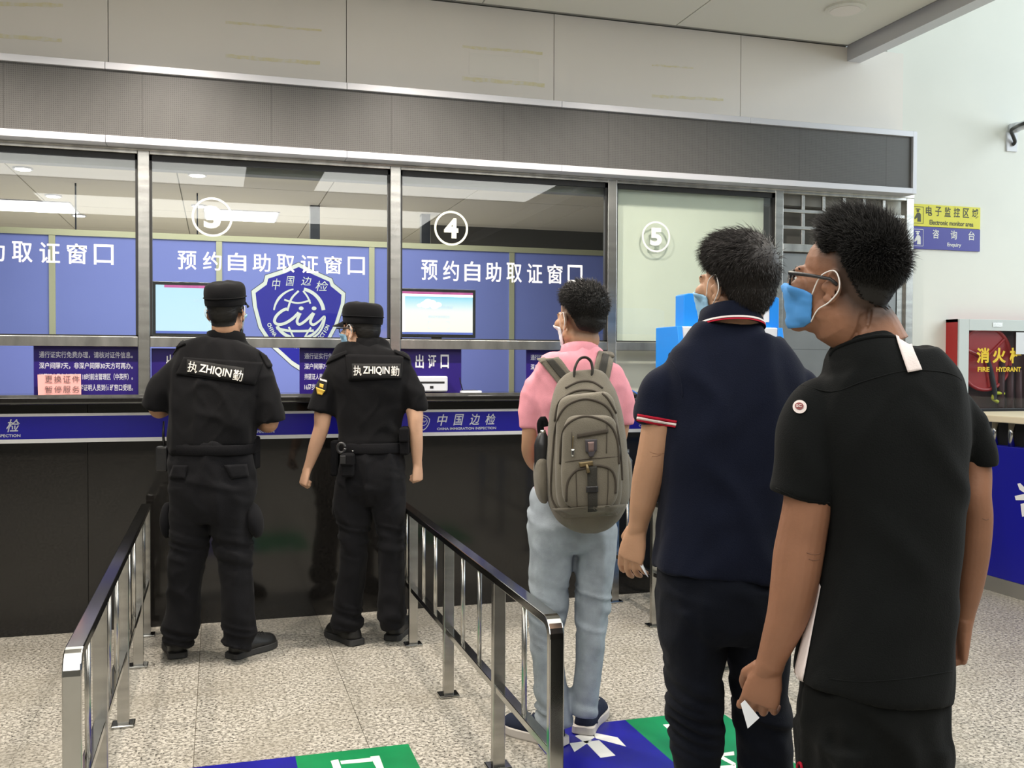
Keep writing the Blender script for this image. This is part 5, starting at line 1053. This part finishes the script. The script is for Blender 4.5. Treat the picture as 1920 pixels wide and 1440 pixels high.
SB.patch((1101, 875), (1119, 874), (1120, 962), (1102, 963), 'centre_webbing', BPB, bag, .004, .002, 6, 20); SB.patch((1099, 912), (1121, 911), (1121, 922), (1099, 923), 'strap_slider', BLKP, bag, .004, .006, 4, 4)
pb = SB.patch((1097, 824), (1119, 823), (1119, 846), (1098, 848), 'rubber_badge', mat('badge_rubber', srgb(58, 54, 58), .5), bag, .006, .002, 8, 8); SB.patch((1101, 846), (1117, 845), (1112, 856), (1105, 857), 'rubber_badge_tip', bpy.data.materials['badge_rubber'], bag, .006, .002, 6, 4)
Sp = Skin([bag, mid, fr_, pb]); Sp.patch((1102, 829), (1114, 828), (1113, 848), (1104, 849), 'badge_relief', mat('badge_metal', srgb(120, 100, 96), .5, metal=.4), bag, .002, .002, 5, 6)
SB.patch((1085, 867), (1111, 864), (1112, 872), (1087, 876), 'zip_sliders', ZIP, bag, .004, .004, 8, 3); MB().tube([SB.hit(1100, 870, .010)[0], SB.hit(1103, 886, .012)[0]], [.004, .007], 8).build('zip_puller', ZIP, bag, smooth=True)
SB.patch((1037, 953), (1172, 945), (1155, 966), (1058, 970), 'bottom_binding', BPM, bag, .004, .002, 18, 4)
# haul loop and shoulder straps
MB().tube(cat([at(1076, 708, Z-.22), at(1078, 690, Z-.22), at(1086, 674, Z-.21), at(1098, 670, Z-.21), at(1108, 678, Z-.21), at(1111, 695, Z-.22), at(1108, 706, Z-.22)], 5), .011, 10, rd=.0045).build('haul_loop', BPB, bp_, smooth=True)
S3 = Skin([sh3])
for nm, A, B, C, E_ in (('l', (1012, 676), (1048, 672), (1080, 712), (1052, 724)), ('r', (1120, 660), (1150, 668), (1138, 722), (1110, 704))):
    s1 = S3.patch(A, B, C, E_, 'shoulder_strap', BPM, bp_, .014, .003, 8, 14, Z); Ss = Skin([s1, sh3]); m_ = lambda a, b, f: (a[0]*(1-f)+b[0]*f, a[1]*(1-f)+b[1]*f)
    Ss.patch(m_(A, B, .32), m_(A, B, .72), m_(E_, C, .78), m_(E_, C, .30), 'strap_webbing', BPB, s1, .003, .002, 6, 14, Z)
    fa = m_(A, B, .5); P0 = np.array(S3.hit(fa[0], fa[1]+6, .008, Z)[0]); MB().tube(cat([P0, P0+FH*.06+UP*.012, P0+FH*.12-UP*.02, P0+FH*.155-UP*.12, P0+FH*.15-UP*.26, P0+FH*.04-UP*.40], 5), .030, 12, rd=.008, up=RH).build('strap_front', BPM, bp_, smooth=True)
# things in the side pockets
ub = thing('folded_umbrella', at(1017, 858, Z-.2), 'black folded umbrella with silver tip in the left side pocket of the backpack', 'umbrella')
MB().tube(cat([at(1016, 900, Z-.22), at(1016, 862, Z-.22), at(1016, 835, Z-.22), at(1017, 820, Z-.22), at(1018, 812, Z-.22)], 4), list(np.interp(np.linspace(0, 1, 17), [0, .5, .8, 1], [.026, .027, .018, .012])), 14).build('canopy', BLKP, ub, smooth=True); MB().tube([at(1018, 813, Z-.22), at(1018, 806, Z-.22)], [.012, .009], 12).build('tip', CHROME, ub, smooth=True); MB().tube(cat([at(1015, 815, Z-.2), at(1013, 795, Z-.2), at(1019, 786, Z-.2), at(1023, 800, Z-.2)], 4), .006, 8, rd=.012).build('hand_strap', BELT, ub, smooth=True)
ub = thing('water_bottle', at(1170, 870, Z-.2), 'black bottle cap showing from the right side pocket of the backpack', 'bottle')
MB().tube([at(1168, 910, Z-.21), at(1169, 862, Z-.21), at(1170, 855, Z-.21)], [.030, .030, .020], 16).build('flask', BLKP, ub, smooth=True); MB().tube([at(1170, 856, Z-.21), at(1171, 842, Z-.21)], [.017, .016], 16).build('bottle_cap', BLKP, ub, smooth=True)
# ---------------- man in navy
Z = 2.5
torso = [(597, 1332, 1408, .06, .0), (608, 1314, 1426, .078), (624, 1284, 1450, .085), (645, 1260, 1476, .095), (680, 1246, 1494, .108), (730, 1238, 1508, .122), (800, 1244, 1508, .13), (870, 1246, 1500, .13), (940, 1242, 1488, .13), (1000, 1236, 1482, .135), (1050, 1228, 1478, .14), (1074, 1226, 1476, .14)]
slL = [(1290, 680, 50, 0, 1.15), (1266, 704, 64, 0, 1.15), (1244, 730, 78, 0, 1.1), (1235, 765, 78, 0, 1.05), (1232, 790, 78, 0, 1.05)]
slR = [(1450, 684, 50, 0, 1.15), (1472, 708, 64, 0, 1.15), (1494, 740, 80, 0, 1.1), (1500, 790, 80, 0, 1.05), (1502, 810, 78, 0, 1.05)]
aL = [(1290, 688, 36, 0), (1262, 728, 54, 0), (1240, 780, 66, -.01), (1232, 820, 64, -.01), (1224, 860, 62, .0), (1214, 900, 58, .015), (1206, 940, 50, .03), (1200, 968, 41, .05), (1197, 985, 37, .06)]
aR = [(1450, 692, 36, 0), (1478, 730, 54, 0), (1500, 790, 62, 0), (1508, 850, 60, 0), (1512, 900, 54, .02), (1512, 960, 42, .05), (1510, 985, 37, .06)]
hips = [(1040, 1236, 1474, .125), (1075, 1233, 1475, .135), (1115, 1229, 1478, .142), (1160, 1231, 1478, .14), (1195, 1240, 1472, .115)]
legL = [(1130, 1230, 1362, .13), (1190, 1235, 1358, .12), (1250, 1246, 1353, .11), (1310, 1254, 1351, .10), (1380, 1258, 1350, .095), (1450, 1262, 1350, .088), (1530, 1268, 1345, .082), (1600, 1270, 1342, .078), (1660, 1270, 1342, .075)]
legR = [(1130, 1350, 1478, .13), (1190, 1358, 1480, .12), (1250, 1370, 1480, .11), (1310, 1378, 1480, .10), (1380, 1380, 1480, .095), (1450, 1384, 1478, .088), (1530, 1390, 1474, .082), (1600, 1392, 1470, .078), (1660, 1392, 1470, .075)]
c1, c2 = at(1306, 1600, 2.44), at(1432, 1600, 2.5)
f1, f2 = np.array([c1[0], c1[1], 0]), np.array([c2[0], c2[1], 0])
def navstub(l):
    ph = np.arctan2(l[:, 0], l[:, 1]); a = np.abs(ph); hz = np.interp(a, [0, .6, 1.0, 1.3, 1.7, 2.2, PI], [.09, .08, .05, .02, -.03, -.085, -.095]); k = np.clip((l[:, 2]-hz)/.04, 0, .7); b_ = np.clip((-.075-l[:, 2])/.015, 0, .5)*np.clip((l[:, 1]-.02)/.03, 0, 1); return np.maximum(k, b_)*(np.linalg.norm(l, axis=1) < .17)
wL = at(1195, 990, Z+.065)
p4, H4, bo4, sh4, tr4 = build_person('man in navy polo shirt with red and white trim, holding a slip of paper', (f1, f2), (f1+FH*.25-RH*.1, f2+FH*.25+RH*.08), Z,
    (1378, 534, 2.5, 38, 4, .97), nk(1374, 582, 2.5, .060, .062, 1370, 612, 2.5, .068, .068), torso, [aL, aR], [slL, slR], [legL, legR], hips,
    [(wL, (nz(-UP*.96-RH*.18+FH*.12), nz(-RH*.65-FH*.75), 1, .38, 1.0, .8, .6)), (at(1510, 988, Z+.06), (nz(-UP), nz(RH*.8-FH*.6), -1, .6))], SK2, NAV, NAVT, .0065, .0032, folds(.015, seed=11.2, vert=(7, 1.3), diag=(5, 3.5)), folds(.010, seed=12.4, zmin=[(.50, .09, 1), (.84, .04, .6)], amp2=.016), stub=navstub)
t_ = tree(bo4); H4.hair(p4, t_, HR2, [.085, .07, .045, .02, .02, .0, -.045, -.075, -.085], (.010, .022), 17000, .042, 9, .42, comb=(-.2, .55, -.2), fade=.035, sidelen=.45, messy=.14, fine=.7); H4.mask(p4, t_, MASKB, zt=-.020, zb=-.10)
cl = collar(sh4, NAV, at(1369, 617, 2.5), .079, .082, .046, tilt=.022)
def band(par, P, w_, d_, z0, z1, g, m, nm, tilt=0):
    rs = [[P+RH*w_*gg*math.cos(t)+FH*d_*gg*math.sin(t)+UP*(z-tilt*math.sin(t)) for t in [2*PI*k/40 for k in range(40)]] for z, gg in ((z0, g), (z1, g-.01), (z1, g-.04), (z0, g-.03), (z0, g))]
    return MB().rings(rs, cap=False).build(nm, m, par, smooth=True)
band(cl, at(1369, 617, 2.5), .079, .082, .0, .0035, 1.125, REDS, 'red_trim', .022); band(cl, at(1369, 617, 2.5), .079, .082, .005, .0095, 1.115, WHS, 'white_trim', .022)
S = Skin([sh4])
def hem_band(S_, pts, h_, nm, m, par, off, Zd): 
    n = len(pts)-1
    for i in range(n): pass
    A, B = pts[0], pts[-1]; return S_.patch(A, B, (B[0]-1, B[1]+h_), (A[0]-1, A[1]+h_), nm, m, par, .002, off, 16, 2, Zd)
hem_band(S, [(1197, 776), (1270, 789)], 4.5, 'red_cuff_stripe', REDS, sh4, .002, Z); hem_band(S, [(1196, 781), (1269, 794.5)], 4, 'white_cuff_stripe', WHS, sh4, .002, Z); hem_band(S, [(1195.5, 785.5), (1268, 799)], 3, 'red_cuff_edge', REDS, sh4, .002, Z)
S.cord([(1236, 652), (1262, 680), (1277, 712), (1280, 745)], .0014, 'sleeve_seam', NAV, sh4, .0005, Zd=Z)
o = MB().prism([at(1186, 1038, Z+.075), at(1192, 1034, Z+.09), at(1203, 1052, Z+.06), at(1216, 1083, Z+.04), at(1211, 1078, Z+.035)], FH*.0015).build('paper_slip', CARD); tag(o, 'white slip of paper held in the left hand of the man in navy', 'paper')
# ---------------- man in black
Z = 2.0
torso = [(626, 1622, 1688, .055, .0), (634, 1596, 1702, .07), (646, 1572, 1720, .085), (664, 1554, 1740, .095), (690, 1534, 1774, .105), (730, 1520, 1800, .115), (790, 1518, 1812, .128), (860, 1530, 1804, .13), (940, 1550, 1794, .128), (1020, 1552, 1788, .128), (1100, 1539, 1782, .132), (1180, 1522, 1779, .135), (1250, 1507, 1776, .138), (1286, 1499, 1774, .138)]
slL = [(1562, 730, 60, 0, 1.1), (1532, 762, 94, 0, 1.1), (1517, 812, 108, 0, 1.05), (1511, 868, 110, 0, 1.0), (1505, 908, 110, 0, 1.0), (1499, 932, 112, 0, 1.0)]
slR = [(1762, 730, 60, 0, 1.1), (1782, 758, 80, 0, 1.1), (1810, 802, 84, 0, 1.05), (1834, 850, 72, 0, 1.2), (1837, 876, 64, 0, 1.3)]
aL = [(1562, 738, 46, 0), (1532, 790, 76, 0), (1516, 870, 88, -.01), (1514, 940, 88, -.01), (1504, 1000, 90, .0), (1497, 1040, 92, .005), (1490, 1090, 88, .01), (1478, 1150, 78, .02), (1460, 1200, 64, .03), (1448, 1232, 54, .04), (1444, 1246, 53, .045)]
aR = [(1762, 738, 46, 0), (1800, 792, 66, 0), (1826, 870, 60, -.0), (1829, 930, 56, -.01), (1832, 975, 56, .0), (1827, 1040, 54, .02), (1819, 1100, 46, .04), (1811, 1145, 36, .06), (1808, 1165, 33, .065)]
hips = [(1240, 1514, 1766, .122), (1285, 1506, 1767, .13), (1340, 1500, 1769, .138), (1400, 1498, 1768, .138), (1450, 1504, 1764, .12)]
legL = [(1370, 1494, 1645, .14), (1440, 1496, 1642, .13), (1520, 1502, 1636, .12), (1600, 1506, 1630, .11), (1700, 1520, 1626, .10), (1800, 1528, 1618, .092), (1880, 1532, 1612, .085)]
legR = [(1370, 1636, 1766, .128), (1440, 1640, 1764, .122), (1520, 1644, 1762, .115), (1600, 1648, 1760, .108), (1700, 1656, 1762, .10), (1800, 1662, 1756, .092), (1880, 1664, 1750, .085)]
c1, c2 = at(1572, 1500, 1.97), at(1706, 1500, 1.99); f1, f2 = np.array([c1[0], c1[1], 0]), np.array([c2[0], c2[1], 0])
def blkstub(l):
    ph = np.arctan2(l[:, 0], l[:, 1]); a = np.abs(ph); hz = np.interp(a, [0, .6, .9, 1.15, 1.45, 1.6, 1.9, 2.3, PI], [.09, .08, .045, .015, .012, -.005, -.065, -.10, -.112]); k = np.clip((l[:, 2]-hz)/.065, 0, .92); return k*np.clip((.15-np.linalg.norm(l, axis=1))/.03, 0, 1)*np.clip((l[:, 2]+.125)/.03, 0, 1)
wL, wR = at(1443, 1246, Z+.045), at(1807, 1168, Z+.068)
p5, H5, bo5, sh5, tr5 = build_person('man in black T-shirt with glasses and bright blue mask, nearest at the right', (f1, f2), (f1+FH*.25-RH*.1, f2+FH*.25+RH*.08), Z,
    (1574, 532, 2.0, 58, 10, .95), nk(1616, 606, 2.0, .062, .068, 1632, 650, 2.0, .076, .074), torso, [aL, aR], [slL, slR], [legL, legR], hips,
    [(wL, (nz(-UP*.97-RH*.22+FH*.1), nz(-FH*.92-RH*.38), 1, .58, 1.0, .5, .9)), (wR, (nz(-UP*.98+FH*.15), nz(RH*.97-FH*.25), -1, .95, .92, .6))], SK3, TEE, SHT, .006, .003, folds(.012, seed=21.2, vert=(7, 1.2), diag=(4.5, 3.4)), folds(.013, seed=22.4, vert=(8, 2.5)), stub=blkstub, sh_e=2.3)
t_ = tree(bo5); H5.hair(p5, t_, HR, [.080, .070, .045, .030, .035, .032, -.015, -.050, -.068], (.012, .034), 22000, .042, 11, .75, comb=(-.2, .6, .35), fade=.085, sidelen=.2, messy=.17, edge=.30, fine=.62); H5.mask(p5, t_, MASKC, zt=-.014, zb=-.112, big=.92); H5.glasses(p5, BLKP)
# neckline band, stripes and badge of the T-shirt
nb = []
S = Skin([sh5])
S.cord([(1557, 667), (1566, 655), (1592, 643), (1624, 634), (1655, 630), (1684, 633), (1702, 642)], .0045, 'neck_rib', TEE, sh5, .000, Zd=Z)
S.patch((1677, 630), (1699, 627), (1727, 694), (1701, 699), 'shoulder_tape', WHS, sh5, .0015, .004, 5, 16, Z)
S.cord([(1500, 720), (1560, 735), (1620, 715), (1700, 695), (1780, 700), (1815, 725)], .0012, 'back_seam', TEE, sh5, .0004, Zd=Z)
rb = S.patch((1487, 752), (1508, 752), (1508, 774), (1487, 774), 'x', WHS, sh5, .001, .001, 3, 3, Z); bpy.data.objects.remove(rb)
def disc(S_, cx, cy, rx, ry, nm, m, par, off, th, Zd):
    n = 24; V = [S_.hit(cx, cy, off, Zd)[0]]+[S_.hit(cx+rx*f*math.cos(t), cy+ry*f*math.sin(t), off, Zd)[0] for f in (.5, 1) for t in [2*PI*k/n for k in range(n)]]
    W_ = [v-nz(v-CAM)*th for v in V]; k0 = len(V); fs = []
    for i in range(n):
        j = (i+1) % n; fs += [(0, 1+i, 1+j), (1+i, 1+n+i, 1+n+j, 1+j), (k0, k0+1+j, k0+1+i), (k0+1+i, k0+1+j, k0+1+n+j, k0+1+n+i), (1+n+i, 1+n+j, k0+1+n+j, k0+1+n+i)]
    return MB().add(V+W_, fs).build(nm, m, par, smooth=False)
disc(S, 1500, 763, 13, 12.5, 'sleeve_badge', WHS, sh5, .002, .0015, Z); disc(S, 1499.5, 762, 8, 6.5, 'badge_centre', mat('badge_maroon', srgb(130, 60, 60), .6), sh5, .004, .0012, Z); S.letters('SC', (1494.5, 764.5), (10, 0), (0, -5), WHS, sh5, .0006, .0062, .02, Z)
S.patch((1533, 1080), (1541, 1100), (1506, 1284), (1488, 1276), 'side_stripe', WHS, sh5, .0015, .003, 5, 24, Z)
S.cord([(1455, 915), (1500, 935), (1556, 943)], .0012, 'sleeve_hem', TEE, sh5, .0004, Zd=Z); S.cord([(1495, 1262), (1600, 1278), (1700, 1272), (1785, 1258)], .0012, 'hem_seam', TEE, sh5, .0004, Zd=Z)
ST = Skin([tr5]); ST.cord([(1497, 1440), (1499, 1432), (1503, 1431), (1505, 1440)], .003, 'red_mark', REDS, tr5, .003, Zd=Z)
o = MB().prism([at(1389, 1320, Z+.055), at(1397, 1313, Z+.055), at(1424, 1346, Z+.05), at(1402, 1366, Z+.05)], FH*.0015).build('paper_card', CARD); tag(o, 'white card held in the left hand of the man in black T-shirt', 'paper')

CR = mat('elbow_crease_shade', srgb(112, 78, 60), .7); Sb_ = Skin([bo5]); Sn_ = Skin([bo4]); CR2 = mat('elbow_crease_shade_pale', srgb(142, 104, 80), .7)  # elbow folds drawn as cords, crease shade put into a darker skin colour
for pts in ([(1512, 1036), (1524, 1040), (1538, 1038)], [(1516, 1048), (1526, 1051), (1536, 1049)]): Sb_.cord(pts, .0011, 'elbow_crease_shade', CR, bo5, -.0004, Zd=2.0)
Sb_.cord([(1842, 972), (1849, 975), (1854, 973)], .0011, 'elbow_crease_shade', CR, bo5, -.0004, Zd=2.0)
for pts in ([(1218, 847), (1230, 851), (1248, 850)], [(1222, 856), (1232, 855), (1240, 852)]): Sn_.cord(pts, .0011, 'elbow_crease_shade', CR2, bo4, -.0004, Zd=2.5)
